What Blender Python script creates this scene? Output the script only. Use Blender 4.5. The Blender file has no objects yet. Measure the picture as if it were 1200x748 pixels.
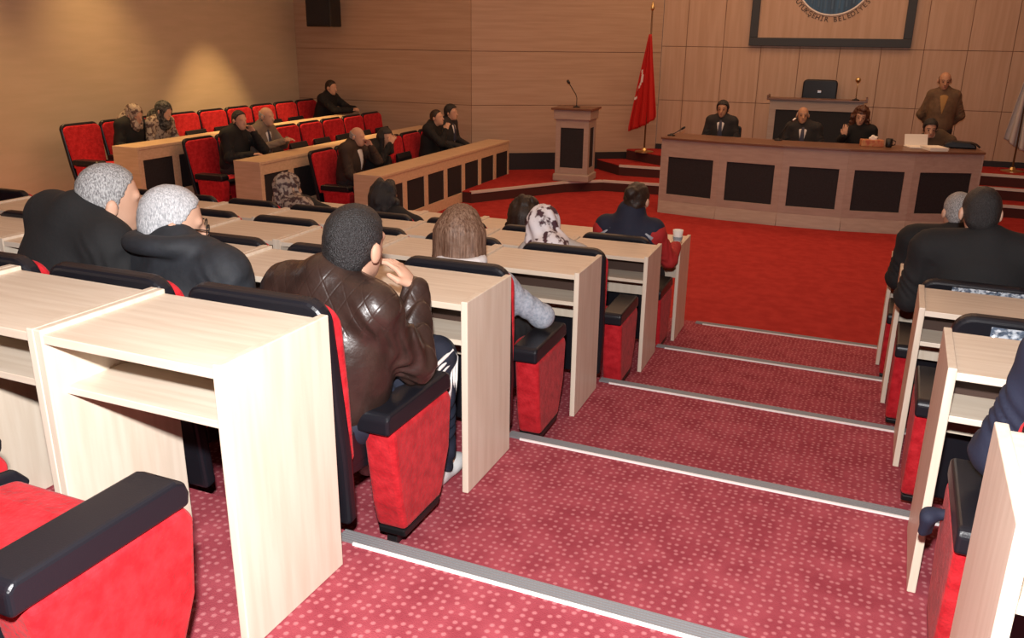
import bpy, bmesh, math, random
import numpy as np
from mathutils import Matrix, Vector
sc = bpy.context.scene
col = sc.collection
PI = math.pi
random.seed(4)
# ------------------------------------------------------------------ camera
CAM = Vector((1.258, -1.327, 1.438))
yaw, pit, rol = math.radians(-23.289), math.radians(18.4), math.radians(0.691)
F = Vector((math.sin(yaw)*math.cos(pit), math.cos(yaw)*math.cos(pit), -math.sin(pit)))
R0 = Vector((math.cos(yaw), -math.sin(yaw), 0)); U0 = R0.cross(F)
R = math.cos(rol)*R0 + math.sin(rol)*U0; U = -math.sin(rol)*R0 + math.cos(rol)*U0
cd = bpy.data.cameras.new('camera'); cam = bpy.data.objects.new('camera', cd); col.objects.link(cam)
cam.matrix_world = Matrix(((R.x, U.x, -F.x, CAM.x), (R.y, U.y, -F.y, CAM.y), (R.z, U.z, -F.z, CAM.z), (0, 0, 0, 1)))
cd.sensor_width = 36; cd.lens = 36*997.67/1200; cd.clip_start = .05
sc.camera = cam
# ------------------------------------------------------------------ world, lights, exposure
w = bpy.data.worlds.new('world'); sc.world = w; w.use_nodes = True
w.node_tree.nodes['Background'].inputs[0].default_value = (1, .72, .5, 1)
w.node_tree.nodes['Background'].inputs[1].default_value = .10
vs = sc.view_settings
vs.view_transform = 'Standard'; vs.look = 'None'; vs.gamma = 1; vs.use_curve_mapping = False; vs.exposure = 0
def light(name, kind, loc, energy, color, rot=(0, 0, 0), **kw):
    d = bpy.data.lights.new(name, kind); d.energy = energy; d.color = color
    for k, v in kw.items(): setattr(d, k, v)
    o = bpy.data.objects.new(name, d); col.objects.link(o); o.location = loc; o.rotation_euler = rot
    return o
WARM = (1, .60, .33)
# the photographer's flash, on top of the camera
fl = light('camera_flash', 'SPOT', CAM + Vector((-.03, 0, .27)), 690, (1, .97, .96), spot_size=math.radians(115), spot_blend=.6, shadow_soft_size=.04)
fl.rotation_euler = cam.rotation_euler
# warm ceiling lighting of the hall
light('ceiling_glow_seats', 'AREA', (-1.5, 2.2, 3.5), 55, WARM, shape='RECTANGLE', size=7, size_y=5)
light('ceiling_glow_floor', 'AREA', (-1.0, 8.5, 3.5), 175, WARM, shape='RECTANGLE', size=7, size_y=5)
light('ceiling_glow_bank', 'AREA', (-6.2, 9.0, 3.5), 22, WARM, shape='RECTANGLE', size=2.5, size_y=5)
light('ceiling_glow_stage', 'AREA', (0.0, 12.4, 3.5), 62, WARM, shape='RECTANGLE', size=6, size_y=1.2)
for x, y, e, bl, sz in ((-7.5, 9.54, 720, .45, 59), (-7.75, 5.0, 420, 1.0, 80), (-7.7, 7.3, 330, 1.0, 80)):
    light('wall_washer_spot', 'SPOT', (x, y, 3.4), e, (1, .62, .25), spot_size=math.radians(sz), spot_blend=bl, shadow_soft_size=.03)
# ------------------------------------------------------------------ materials
MATS = {}
def mat(name, base, rough=.6, base2=None, scale=(8, 8, 8), detail=4, bump=0, bscale=80, metal=0, emit=None, mixlo=.35, mixhi=.65, spec=.5, sheen=0, coat=0):
    if name in MATS: return MATS[name]
    m = bpy.data.materials.new(name); m.use_nodes = True
    nt = m.node_tree; b = nt.nodes['Principled BSDF']
    b.inputs['Base Color'].default_value = (*base, 1); b.inputs['Roughness'].default_value = rough
    b.inputs['Metallic'].default_value = metal; b.inputs['Specular IOR Level'].default_value = spec
    if sheen: b.inputs['Sheen Weight'].default_value = sheen
    if coat: b.inputs['Coat Weight'].default_value = coat
    tc = nt.nodes.new('ShaderNodeTexCoord')
    if base2:
        mp = nt.nodes.new('ShaderNodeMapping'); mp.inputs['Scale'].default_value = scale
        nz = nt.nodes.new('ShaderNodeTexNoise'); nz.inputs['Scale'].default_value = 1; nz.inputs['Detail'].default_value = detail
        rp = nt.nodes.new('ShaderNodeValToRGB')
        rp.color_ramp.elements[0].position = mixlo; rp.color_ramp.elements[1].position = mixhi
        rp.color_ramp.elements[0].color = (*base, 1); rp.color_ramp.elements[1].color = (*base2, 1)
        nt.links.new(tc.outputs['Object'], mp.inputs[0]); nt.links.new(mp.outputs[0], nz.inputs['Vector'])
        nt.links.new(nz.outputs[0], rp.inputs[0]); nt.links.new(rp.outputs[0], b.inputs['Base Color'])
    if bump:
        n2 = nt.nodes.new('ShaderNodeTexNoise'); n2.inputs['Scale'].default_value = bscale; n2.inputs['Detail'].default_value = 3
        bp = nt.nodes.new('ShaderNodeBump'); bp.inputs['Strength'].default_value = bump; bp.inputs['Distance'].default_value = .01
        nt.links.new(tc.outputs['Object'], n2.inputs['Vector']); nt.links.new(n2.outputs[0], bp.inputs['Height']); nt.links.new(bp.outputs[0], b.inputs['Normal'])
    if emit:
        b.inputs['Emission Color'].default_value = (*emit[0], 1); b.inputs['Emission Strength'].default_value = emit[1]
    MATS[name] = m
    return m
def carpet(name, c1, c2, dot, scale=33, dots=True):
    m = bpy.data.materials.new(name); m.use_nodes = True; MATS[name] = m
    nt = m.node_tree; b = nt.nodes['Principled BSDF']; b.inputs['Roughness'].default_value = .95; b.inputs['Specular IOR Level'].default_value = .1
    tc = nt.nodes.new('ShaderNodeTexCoord')
    nz = nt.nodes.new('ShaderNodeTexNoise'); nz.inputs['Scale'].default_value = 9; nz.inputs['Detail'].default_value = 8
    rp = nt.nodes.new('ShaderNodeValToRGB'); rp.color_ramp.elements[0].position = .35; rp.color_ramp.elements[1].position = .68
    rp.color_ramp.elements[0].color = (*c1, 1); rp.color_ramp.elements[1].color = (*c2, 1)
    nt.links.new(tc.outputs['Object'], nz.inputs['Vector']); nt.links.new(nz.outputs[0], rp.inputs[0])
    out = rp.outputs[0]
    if dots:
        vo = nt.nodes.new('ShaderNodeTexVoronoi'); vo.voronoi_dimensions = '2D'; vo.inputs['Scale'].default_value = scale; vo.inputs['Randomness'].default_value = .5
        mp = nt.nodes.new('ShaderNodeMapping'); mp.inputs['Scale'].default_value = (1, 1, .05)
        nt.links.new(tc.outputs['Object'], mp.inputs[0]); nt.links.new(mp.outputs[0], vo.inputs['Vector'])
        r2 = nt.nodes.new('ShaderNodeValToRGB'); r2.color_ramp.elements[0].position = .13; r2.color_ramp.elements[1].position = .30
        r2.color_ramp.elements[0].color = (.5, .5, .5, 1); r2.color_ramp.elements[1].color = (0, 0, 0, 1)
        mx = nt.nodes.new('ShaderNodeMixRGB'); mx.inputs[2].default_value = (*dot, 1)
        nt.links.new(vo.outputs['Distance'], r2.inputs[0]); nt.links.new(r2.outputs[0], mx.inputs[0]); nt.links.new(out, mx.inputs[1]); out = mx.outputs[0]
    nt.links.new(out, b.inputs['Base Color'])
    n2 = nt.nodes.new('ShaderNodeTexNoise'); n2.inputs['Scale'].default_value = 260
    bp = nt.nodes.new('ShaderNodeBump'); bp.inputs['Strength'].default_value = .5; bp.inputs['Distance'].default_value = .006
    nt.links.new(tc.outputs['Object'], n2.inputs['Vector']); nt.links.new(n2.outputs[0], bp.inputs['Height']); nt.links.new(bp.outputs[0], b.inputs['Normal'])
    return m
AISLE = carpet('aisle_carpet', (.27, .042, .058), (.37, .072, .092), (.66, .27, .28))
RED = carpet('hall_carpet', (.34, .028, .026), (.42, .040, .036), (.5, .1, .08), dots=False)
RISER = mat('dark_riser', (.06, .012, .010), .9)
WOOD = mat('desk_wood', (.66, .55, .43), .42, (.75, .65, .53), (3, 45, 20), bump=.03, bscale=120)
WOODV = mat('desk_panel_wood', (.66, .55, .43), .42, (.74, .64, .52), (30, 30, 2.5), bump=.03, bscale=120)
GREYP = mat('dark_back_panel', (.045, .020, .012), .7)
SWOOD = mat('stage_wood', (.37, .285, .24), .5, (.42, .33, .28), (4, 30, 30))
BANKW = mat('bank_wood', (.60, .42, .26), .42, (.69, .50, .33), (20, 3, 30))
WALLW = mat('wall_wood', (.42, .28, .19), .55, (.48, .33, .23), (1.2, 1.2, 26))
WALLB = mat('wall_wood_back', (.45, .30, .20), .5, (.51, .35, .25), (18, 6, 1.0))
GROOVE = mat('groove', (.22, .12, .075), .8)
PLASTER = mat('plaster', (.50, .40, .28), .85, (.54, .43, .31), (1.5, 1.5, 10))
CEIL = mat('ceiling_paint', (.75, .68, .58), .9)
DARKB = mat('dark_baseboard', (.012, .010, .010), .5)
FABRIC = mat('dark_panel_fabric', (.008, .008, .010), .75, (.014, .014, .018), (60, 60, 60))
VELVET = mat('red_velvet', (.40, .010, .016), .85, (.56, .022, .030), (26, 26, 26), bump=.35, bscale=90, sheen=.06, spec=.12)
LEATHER = mat('black_leather', (.010, .010, .014), .36, bump=.05, bscale=300, spec=.35)
BLACK = mat('black_plastic', (.008, .008, .009), .45)
METAL = mat('strip_metal', (.24, .24, .25), .5, metal=.3)
STRIPW = mat('strip_edge', (.80, .78, .76), .4)
BRASS = mat('brass', (.75, .55, .25), .3, metal=1)
CHROME = mat('chrome', (.6, .6, .62), .25, metal=1)
FLAGRED = mat('flag_red', (.52, .012, .010), .7)
WHITE = mat('white_cloth', (.80, .78, .75), .7)
PAPER = mat('paper', (.85, .82, .76), .7)
FRAMEB = mat('frame_dark', (.022, .025, .03), .5)
BLUE = mat('emblem_blue', (.015, .05, .11), .5, (.03, .12, .26), (22, 22, .6))
SKIN = mat('skin', (.56, .32, .22), .55, (.62, .37, .26), (9, 9, 9), spec=.3)
SKIND = mat('skin_tan', (.45, .24, .15), .55, (.5, .28, .18), (9, 9, 9), spec=.3)
LIP = mat('lips', (.36, .12, .10), .5)
EYE = mat('eye', (.02, .015, .012), .25)
FILM = mat('plastic_film', (.55, .60, .66), .12, (.10, .13, .18), (45, 45, 60), mixlo=.42, mixhi=.55)
# ------------------------------------------------------------------ mesh helpers
class MB:
    def __init__(s): s.bm = bmesh.new()
    def box(s, lo, hi, M=None, mi=0, taper=None):
        x0, y0, z0 = lo; x1, y1, z1 = hi
        P = [(x0, y0, z0), (x1, y0, z0), (x1, y1, z0), (x0, y1, z0), (x0, y0, z1), (x1, y0, z1), (x1, y1, z1), (x0, y1, z1)]
        if M is not None: P = [M @ Vector(p) for p in P]
        v = [s.bm.verts.new(p) for p in P]
        for f in ((0, 3, 2, 1), (4, 5, 6, 7), (0, 1, 5, 4), (1, 2, 6, 5), (2, 3, 7, 6), (3, 0, 4, 7)):
            s.bm.faces.new([v[i] for i in f]).material_index = mi
        return s
    def prism(s, poly, a, b, axis='x', M=None, mi=0):
        """extrude a 2-D polygon along an axis from a to b"""
        def pt(q, t):
            return {'x': (t, q[0], q[1]), 'y': (q[0], t, q[1]), 'z': (q[0], q[1], t)}[axis]
        n = len(poly)
        A = [pt(q, a) for q in poly]; B = [pt(q, b) for q in poly]
        if M is not None: A = [M @ Vector(q) for q in A]; B = [M @ Vector(q) for q in B]
        va = [s.bm.verts.new(q) for q in A]; vb = [s.bm.verts.new(q) for q in B]
        s.bm.faces.new(va[::-1]).material_index = mi; s.bm.faces.new(vb).material_index = mi
        for i in range(n): s.bm.faces.new((va[i], va[(i+1) % n], vb[(i+1) % n], vb[i])).material_index = mi
        return s
    def tube(s, pts, r, n=8, mi=0):
        pts = [Vector(p) for p in pts]; rings = []
        rs = r if isinstance(r, (list, tuple)) else [r]*len(pts)
        for i, p in enumerate(pts):
            d = (pts[min(i+1, len(pts)-1)] - pts[max(i-1, 0)]).normalized()
            up = Vector((0, 0, 1)) if abs(d.z) < .9 else Vector((1, 0, 0))
            a = d.cross(up).normalized(); b = d.cross(a)
            rings.append([s.bm.verts.new(p + (a*math.cos(t) + b*math.sin(t))*rs[i]) for t in [2*PI*k/n for k in range(n)]])
        for q, w_ in zip(rings, rings[1:]):
            for k in range(n): s.bm.faces.new((q[k], q[(k+1) % n], w_[(k+1) % n], w_[k])).material_index = mi
        s.bm.faces.new(rings[0]).material_index = mi; s.bm.faces.new(rings[-1][::-1]).material_index = mi
        return s
    def lathe(s, prof, c=(0, 0, 0), n=24, mi=0):
        rings = [[s.bm.verts.new((c[0]+r*math.cos(2*PI*k/n), c[1]+r*math.sin(2*PI*k/n), c[2]+z)) for k in range(n)] for r, z in prof]
        for q, w_ in zip(rings, rings[1:]):
            for k in range(n): s.bm.faces.new((q[k], q[(k+1) % n], w_[(k+1) % n], w_[k])).material_index = mi
        s.bm.faces.new(rings[0][::-1]).material_index = mi; s.bm.faces.new(rings[-1]).material_index = mi
        return s
    def build(s, name, mats, parent=None, bevel=0, seg=2, smooth=False):
        bmesh.ops.recalc_face_normals(s.bm, faces=s.bm.faces)
        me = bpy.data.meshes.new(name); s.bm.to_mesh(me); s.bm.free()
        for m in (mats if isinstance(mats, (list, tuple)) else [mats]): me.materials.append(m)
        if smooth: me.polygons.foreach_set('use_smooth', [True]*len(me.polygons))
        o = bpy.data.objects.new(name, me); col.objects.link(o)
        if parent: o.parent = parent
        if bevel:
            bv = o.modifiers.new('bevel', 'BEVEL'); bv.width = bevel; bv.segments = seg; bv.limit_method = 'ANGLE'
            bv.harden_normals = False
        return o
def tag(o, label, cat, group=None, kind=None):
    if label: o['label'] = label
    if cat: o['category'] = cat
    if group: o['group'] = group
    if kind: o['kind'] = kind
    return o
def struct(o): o['kind'] = 'structure'; return o
def empty(name, loc=(0, 0, 0), rz=0):
    o = bpy.data.objects.new(name, None); col.objects.link(o); o.location = loc; o.rotation_euler = (0, 0, rz); o.empty_display_size = .1
    return o
def dup(root, loc, rz=0):
    r = root.copy(); col.objects.link(r); r.location = loc; r.rotation_euler = (0, 0, rz)
    for ch in list(root.children):
        c = ch.copy(); col.objects.link(c); c.parent = r
        for g in ch.children:
            d = g.copy(); col.objects.link(d); d.parent = c
    return r
ORD = ['first', 'second', 'third', 'fourth', 'fifth', 'sixth', 'seventh', 'eighth', 'ninth', 'tenth']
# ------------------------------------------------------------------ the setting
DY, DZ, ND = 1.201, .192, .552
yb = -3.2
for i in range(5):
    ye = ND + i*DY
    struct(MB().box((-9.2, yb, -1.3), (5.2, ye, -i*DZ)).build('floor', AISLE)); yb = ye
struct(MB().box((-9.2, yb, -1.3), (5.2, 15.2, -5*DZ)).build('floor', RED))
GZ = -5*DZ
# raised stage in three steps
P1, P2, P3 = -.79, -.62, -.45
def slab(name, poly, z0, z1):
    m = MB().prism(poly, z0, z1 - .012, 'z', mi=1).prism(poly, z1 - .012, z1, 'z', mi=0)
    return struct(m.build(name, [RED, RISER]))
e1 = [(-4.35, 10.1), (-3.97, 10.72), (-3.41, 11.65), (-2.92, 12.05), (-1.93, 12.12), (0.4, 12.2), (2.98, 12.6), (5.1, 12.5)]
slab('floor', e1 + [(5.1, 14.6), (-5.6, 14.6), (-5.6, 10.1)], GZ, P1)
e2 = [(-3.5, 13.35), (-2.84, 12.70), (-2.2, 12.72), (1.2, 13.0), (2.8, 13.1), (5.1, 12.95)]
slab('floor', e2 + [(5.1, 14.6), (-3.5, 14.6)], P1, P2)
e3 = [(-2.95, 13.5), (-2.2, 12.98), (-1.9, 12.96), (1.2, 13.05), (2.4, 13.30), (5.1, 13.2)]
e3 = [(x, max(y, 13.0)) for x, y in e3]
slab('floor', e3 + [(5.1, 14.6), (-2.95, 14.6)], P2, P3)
def strip(name, pts, z, wd=.06, m=STRIPW, lift=.006):
    b = MB()
    for a, c in zip(pts, pts[1:]):
        a = Vector((*a, 0)); c = Vector((*c, 0)); d = (c-a); L = d.length
        M = Matrix.Translation((a.x, a.y, z)) @ Matrix.Rotation(math.atan2(d.y, d.x), 4, 'Z')
        b.box((0, -.008, -.03), (L, wd, lift), M)
    return struct(b.build(name, m))
NOSE = mat('nosing_pale', (.62, .55, .50), .5)
strip('trim_1', e1, P1, .05, NOSE)
strip('trim_2', e2[1:], P2, .05, NOSE)
strip('trim_3', e3[1:], P3, .05, NOSE)
# aisle nosings: ribbed metal with a pale lip
for i in range(5):
    y = ND + i*DY; z = -i*DZ; xa, xb = -.09 + .03*i, 1.62
    b = MB()
    b.box((xa, y-.055, z-.002), (xb, y-.004, z+.006))
    for k in range(5): b.box((xa, y-.053+k*.0105, z+.006), (xb, y-.048+k*.0105, z+.009))
    b.box((xa+.06, y-.062, z-.002), (xb, y-.055, z+.0085), mi=1)
    tag(b.build('step_nosing', [METAL, STRIPW]), 'ribbed metal step edge across the carpeted aisle, ' + ['nearest the camera', 'second from the camera', 'third from the camera', 'fourth from the camera', 'farthest, at the flat red floor'][i], 'step edge', 'step edges down the aisle')
# walls
def panel_wall(name, A, B, z0, z1, hs, vs_, mt, th=.06):
    A = Vector((*A, 0)); B = Vector((*B, 0)); d = B-A; L = d.length
    M = Matrix.Translation(A) @ Matrix.Rotation(math.atan2(d.y, d.x), 4, 'Z')
    b = MB(); b.box((0, .012, z0), (L, th+.1, z1), M, 1)
    H = [z0] + hs + [z1]; V = [0] + vs_ + [L]; g = .005
    for p, q in zip(H, H[1:]):
        for r, t in zip(V, V[1:]): b.box((r+g, 0, p+g), (t-g, .05, q-g), M, 0)
    o = b.build(name, [mt, GROOVE]); struct(o)
    return o
ZC = 3.55
WJ, WK, WE = (-5.3, 12.05), (-2.53, 13.88), (5.0, 14.35)
panel_wall('wall_back', WK, WE, -1.3, ZC, [.40, 1.30, 2.2], [.42+.62*k for k in range(12) if .42+.62*k < 7.4], WALLB)
panel_wall('wall_angled', WJ, WK, -1.3, ZC, [.31, 1.19, 2.1], [], WALLW)
panel_wall('wall_side', (-8.78, 11.95), WJ, -1.3, ZC, [.31, 1.19, 2.1], [], WALLW)
struct(MB().box((0, 0, -1.3), (15.5, .1, ZC), Matrix.Translation((-8.02, -3.3, 0)) @ Matrix.Rotation(math.radians(90+2.85), 4, 'Z')).build('wall_left', PLASTER))
struct(MB().box((5.0, -3.2, -1.3), (5.1, 14.5, ZC)).build('wall_right', WALLW))
struct(MB().box((-9.4, -3.3, -1.3), (5.2, -3.2, ZC)).build('wall_rear', PLASTER))
struct(MB().box((-9.4, -3.3, ZC), (5.2, 15.2, ZC+.1)).build('ceiling', CEIL))
def base(name, A, B, z0, z1):
    A = Vector((*A, 0)); B = Vector((*B, 0)); d = B-A
    M = Matrix.Translation(A) @ Matrix.Rotation(math.atan2(d.y, d.x), 4, 'Z')
    return struct(MB().box((0, -.02, z0), (d.length, -.001, z1), M).build(name, DARKB))
base('baseboard_angled', WJ, WK, P1, -.50)
base('baseboard_back', WK, WE, P3, -.36)
# ------------------------------------------------------------------ hall desks (one seat wide each)
PW, DD, DH = .578, .40, .75
def make_desk():
    r = empty('audience_desk')
    for x in (-PW/2+.013, PW/2-.013):
        MB().box((x-.0125, 0, 0), (x+.0125, DD, DH)).build('side_panel', WODV_, r, .003)
    MB().box((-PW/2+.025, .004, DH-.036), (PW/2-.025, DD-.004, DH-.012)).build('desktop', WOOD, r, .002)
    MB().box((-PW/2+.0251, .045, .568), (PW/2-.0251, .250, .588)).build('shelf', WOOD, r, .002)
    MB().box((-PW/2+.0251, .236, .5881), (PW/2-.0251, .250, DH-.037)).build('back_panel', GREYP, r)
    MB().box((-PW/2+.0251, DD-.035, .40), (PW/2-.0251, DD-.02, .60)).build('modesty_panel', WOODV, r)
    return r
WODV_ = WODV = WOODV
desk0 = make_desk()
used = [False]
def place_desk(x, y, z, rz, label, group):
    o = desk0 if not used[0] else dup(desk0, (x, y, z), rz)
    if not used[0]: o.location = (x, y, z); o.rotation_euler = (0, 0, rz); used[0] = True
    tag(o, label, 'desk', group); return o
# ------------------------------------------------------------------ auditorium chairs
def rrect(x0, x1, z0, z1, r, n=5, bottom=False):
    pts = []
    for cx, cz, a0, rr in ((x1-r, z1-r, 0, r), (x0+r, z1-r, PI/2, r)):
        for k in range(n+1):
            a = a0 + PI/2*k/n; pts.append((cx+rr*math.cos(a), cz+rr*math.sin(a)))
    pts += [(x0, z0), (x1, z0)]
    return pts
def make_chair(arms=(1,), seat_down=False):
    """origin: floor under the rear face of the back; the chair faces +y"""
    r = empty('auditorium_chair'); W = .275
    def outline(w0, w1, z0, z1, r, n=6):
        pts = []
        for cx, a0 in ((w1-r, 0), (-(w1-r), PI/2)):
            for k in range(n+1):
                t = a0 + PI/2*k/n; pts.append((cx+r*math.cos(t), z1-r+r*math.sin(t)))
        return pts + [(-w0, z0+.25), (-w0+.02, z0), (w0-.02, z0), (w0, z0+.25)]
    rec = Matrix.Translation((0, .012, .94)) @ Matrix.Rotation(math.radians(9), 4, 'X') @ Matrix.Translation((0, 0, -.94))
    MB().prism(outline(.226, .236, .20, .955, .066), -.012, .038, 'y', rec).build('backrest_shell', LEATHER, r, .016, 3)
    MB().prism(outline(.227, .237, .40, .922, .066), .0385, .070, 'y', rec).build('back_cushion', VELVET, r, .016, 3)
    if seat_down:
        s = [(.18, .39), (.18, .43), (.21, .465), (.48, .49), (.56, .48), (.58, .45), (.56, .42), (.45, .38)]
        q = [(.178, .34), (.178, .43), (.21, .45), (.48, .475), (.57, .468), (.60, .44), (.57, .40), (.45, .35), (.30, .325)]
    else:
        s = [(.195, .40), (.19, .46), (.185, .64), (.19, .69), (.22, .70), (.235, .67), (.24, .48), (.23, .40)]
        q = [(.232, .38), (.242, .48), (.237, .67), (.24, .715), (.262, .715), (.292, .65), (.30, .46), (.26, .38)]
    MB().prism(s, -.1495, .1495, 'x').build('seat', VELVET, r, .018, 3)
    qp = MB().prism(q, -.172, .172, 'x')
    if seat_down:
        for sx in (-1, 1): qp.prism([(.178, .36), (.178, .45), (.21, .482), (.48, .507), (.57, .495), (.602, .455), (.57, .40), (.45, .36)], sx*.150, sx*.173, 'x')
    qp.build('seat_pan', LEATHER, r, .008, 3)
    for sx in arms:
        xa, xb = sx*.175 + .0, sx*.286
        xa, xb = min(xa, xb), max(xa, xb)
        side = [(.25, .475), (.635, .475), (.655, .44), (.635, .26), (.565, .10), (.31, .10), (.285, .2)]
        p = MB().prism(side, xa, xb, 'x').build('side_panel', VELVET, r, .018, 3)
        MB().prism([(.315, .072), (.555, .072), (.57, .10), (.31, .10)], xa+.006, xb-.006, 'x').build('plinth', BLACK, r, .006)
        xm = sx*.20
        MB().prism([(.36, .0), (.50, .0), (.49, .075), (.37, .075)], xm-.02, xm+.02, 'x').build('foot', BLACK, r, .004)
        arm = [(.22, .476), (.22, .53), (.235, .545), (.61, .548), (.635, .535), (.645, .505), (.64, .476)]
        a = MB().prism(arm, xa-.003, xb+.003, 'x').build('armrest', LEATHER, r, .012, 3)
    return r
PROTO = {}
def place_chair(kind, x, y, z, rz, label, group, name='auditorium_chair'):
    """x, y: world position of the middle of the chair's rear face"""
    if kind not in PROTO:
        o = make_chair(*KINDS[kind]); PROTO[kind] = o; o.location = (x, y, z); o.rotation_euler = (0, 0, rz)
    else: o = dup(PROTO[kind], (x, y, z), rz); o.scale = (1, 1, 1)
    tag(o, label, 'chair', group); return o
KINDS = {'R': ((1,), False), 'Rs': ((1,), True), 'L': ((-1,), False), 'Ls': ((-1,), True), 'RL': ((1, -1), False), 'RLs': ((1, -1), True)}
# ---- left bank of the hall: rows run to the left from the aisle
XOFF = [0, 0, 0, .03, -.03]; ANG = [0, .015, .035, .035, .03]
ROWN = ['nearest desk row', 'second desk row', 'third desk row', 'fourth desk row', 'last desk row']
def rowframe(i): return Matrix.Translation((XOFF[i], i*DY, -i*DZ)) @ Matrix.Rotation(ANG[i], 4, 'Z')
NDESK = [3, 6, 7, 8, 6]
for i in range(5):
    M = rowframe(i)
    for k in range(NDESK[i]):
        p = M @ Vector((-(k+.5)*PW, 0, 0))
        where = 'at the aisle' if k == 0 else '%s in from the aisle' % ORD[k]
        place_desk(p.x, p.y, p.z, ANG[i], 'wooden desk, %s, %s on the left' % (where, ROWN[i]), 'left hall desks')
occupied = {(1, 0), (1, 2), (1, 1), (2, 0), (3, 0), (4, 0), (4, 1), (4, 3), (4, 5)}
NCH = [2, 6, 8, 10, 8]
CHN = ['in the foreground corner', 'behind the second desk row', 'behind the third desk row', 'behind the fourth desk row', 'behind the last desk row']
for i in range(5):
    M = rowframe(i)
    for k in range(NCH[i]):
        p = M @ Vector((-.292 - (.012 if i > 1 else 0) - k*(.545 if i == 1 else .578 if i < 3 else .59), -DY+.435, 0))
        kind = 'R' + ('s' if (i, k) in occupied or i == 0 else '')
        who = 'occupied' if (i, k) in occupied else 'empty'
        where = 'at the aisle' if k == 0 else '%s from the aisle' % ORD[k]
        place_chair(kind, p.x, p.y, p.z, ANG[i], '%s red chair, %s, left side, %s' % (who, where, CHN[i]), 'left hall chairs')
# ---- right bank
RX = [1.515, 1.505, 1.48, 1.43, 1.40]; RYO = [0, .03, .11, .13, .13]
for i in range(5):
    for k in range(2 if i == 0 else 3):
        x = RX[i] + (k+.5)*PW
        where = 'at the aisle' if k == 0 else '%s in from the aisle' % ORD[k]
        place_desk(x, i*DY+RYO[i], -i*DZ, -.01, 'wooden desk, %s, %s on the right' % (where, ROWN[i]), 'right hall desks')
rocc = {(1, 0), (3, 0), (4, 0)}
for i in range(1, 5):
    for k in range(3):
        x = RX[i] + (k+.5)*PW + (.028 if i == 1 else .012)
        who = 'occupied' if (i, k) in rocc else 'empty'
        where = 'at the aisle' if k == 0 else '%s from the aisle' % ORD[k]
        place_chair('L' + ('s' if (i, k) in rocc else ''), x, (i-1)*DY+.435+RYO[i], -i*DZ, -.01, '%s red chair, %s, right side, %s' % (who, where, CHN[i]), 'right hall chairs')
# crumpled protective film still on two right-hand chair backs
for (i, k, x0, x1, z0, z1, lab) in ((2, 0, -.12, .21, .82, .93, 'crinkled clear film over the chair back behind the nearer right-hand desk'), (3, 0, -.1, .21, .84, .935, 'narrow crinkled film on the chair back behind the man in black')):
    bm = bmesh.new(); g = {}
    nx, nz = 26, 8
    for a in range(nx+1):
        for b in range(nz+1):
            X = x0+(x1-x0)*a/nx; Z = z0+(z1-z0)*b/nz
            g[a, b] = bm.verts.new((X, -.010+random.uniform(-.006, .004)+(Z-.94)*-.155, Z))
    for a in range(nx):
        for b in range(nz): bm.faces.new((g[a, b], g[a+1, b], g[a+1, b+1], g[a, b+1]))
    me = bpy.data.meshes.new('plastic_cover'); bm.to_mesh(me); bm.free(); me.materials.append(FILM)
    o = bpy.data.objects.new('plastic_cover', me); col.objects.link(o)
    o.location = (RX[i]+(k+.5)*PW+.01, (i-1)*DY+.435+RYO[i], -i*DZ)
    sd = o.modifiers.new('thickness', 'SOLIDIFY'); sd.thickness = .002
    tag(o, lab, 'plastic cover')
# ------------------------------------------------------------------ seating bank along the left wall, facing right
TH = math.radians(-1.7)
BN = Vector((math.cos(TH), -math.sin(TH), 0)); BE = Vector((math.sin(TH), math.cos(TH), 0))
BO = Vector((-5.492, 8, 0)); BROW, BRISE, BS = 1.284, .172, .606
BZ = [GZ, GZ+BRISE, GZ+2*BRISE]
BANG = TH*-1 - PI/2     # +y of a chair turns to BN
def bpt(j, n, t, z=0): return BO + BN*(n - BROW*j) + BE*t + Vector((0, 0, z))
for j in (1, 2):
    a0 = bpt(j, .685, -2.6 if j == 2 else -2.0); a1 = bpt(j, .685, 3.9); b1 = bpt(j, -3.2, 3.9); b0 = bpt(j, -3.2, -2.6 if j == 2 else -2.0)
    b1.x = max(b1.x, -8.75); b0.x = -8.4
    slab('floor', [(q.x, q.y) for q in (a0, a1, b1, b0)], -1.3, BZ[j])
BD = .38
def make_bank(with_end):
    """origin: floor, near end of the audience-facing side; x along the bench, y towards the sitter, seen from the front"""
    r = empty('bank_desk'); L = BS
    MB().box((0, -.012, .70), (L, BD, .735)).build('desktop', BANKW, r, .004)
    f = MB(); f.box((.0, 0, .57), (L, .025, .70)); f.box((0, 0, 0), (L, .025, .15))
    f.box((0, 0, .15), (.055, .025, .57)); f.box((L-.055, 0, .15), (L, .025, .57))
    f.build('front_frame', BANKW, r, .003)
    MB().box((.055, .012, .15), (L-.055, .03, .57)).build('dark_panel', FABRIC, r)
    MB().box((.03, .06, .52), (L-.03, BD-.02, .54)).build('shelf', BANKW, r)
    if with_end: MB().box((-.03, -.012, 0), (0, BD, .735)).build('end_panel', BANKW, r, .003)
    else: MB().box((0, .026, 0), (.02, BD-.02, .70)).build('divider', BANKW, r)
    return r
bproto = {}
BT = [-.33, -1.0, -1.62]; BCN = [7, 8, 8]; BDN = [7, 8, 8]
BNAME = ['front row by the left wall', 'middle row by the left wall', 'top row by the left wall']
for j in range(3):
    for k in range(BDN[j]):
        p = bpt(j, 1.052, BT[j] + k*BS + .03, BZ[j])
        key = k == 0
        rz = math.atan2(BE.y, BE.x)
        if key not in bproto: bproto[key] = make_bank(key); o = bproto[key]; o.location = p; o.rotation_euler = (0, 0, rz)
        else: o = dup(bproto[key], p, rz)
        tag(o, 'wooden desk with dark panel, %s, %s' % ('near end' if key else '%s from near end' % ORD[k], BNAME[j]), 'desk', 'desks of the left wall bank')
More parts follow.
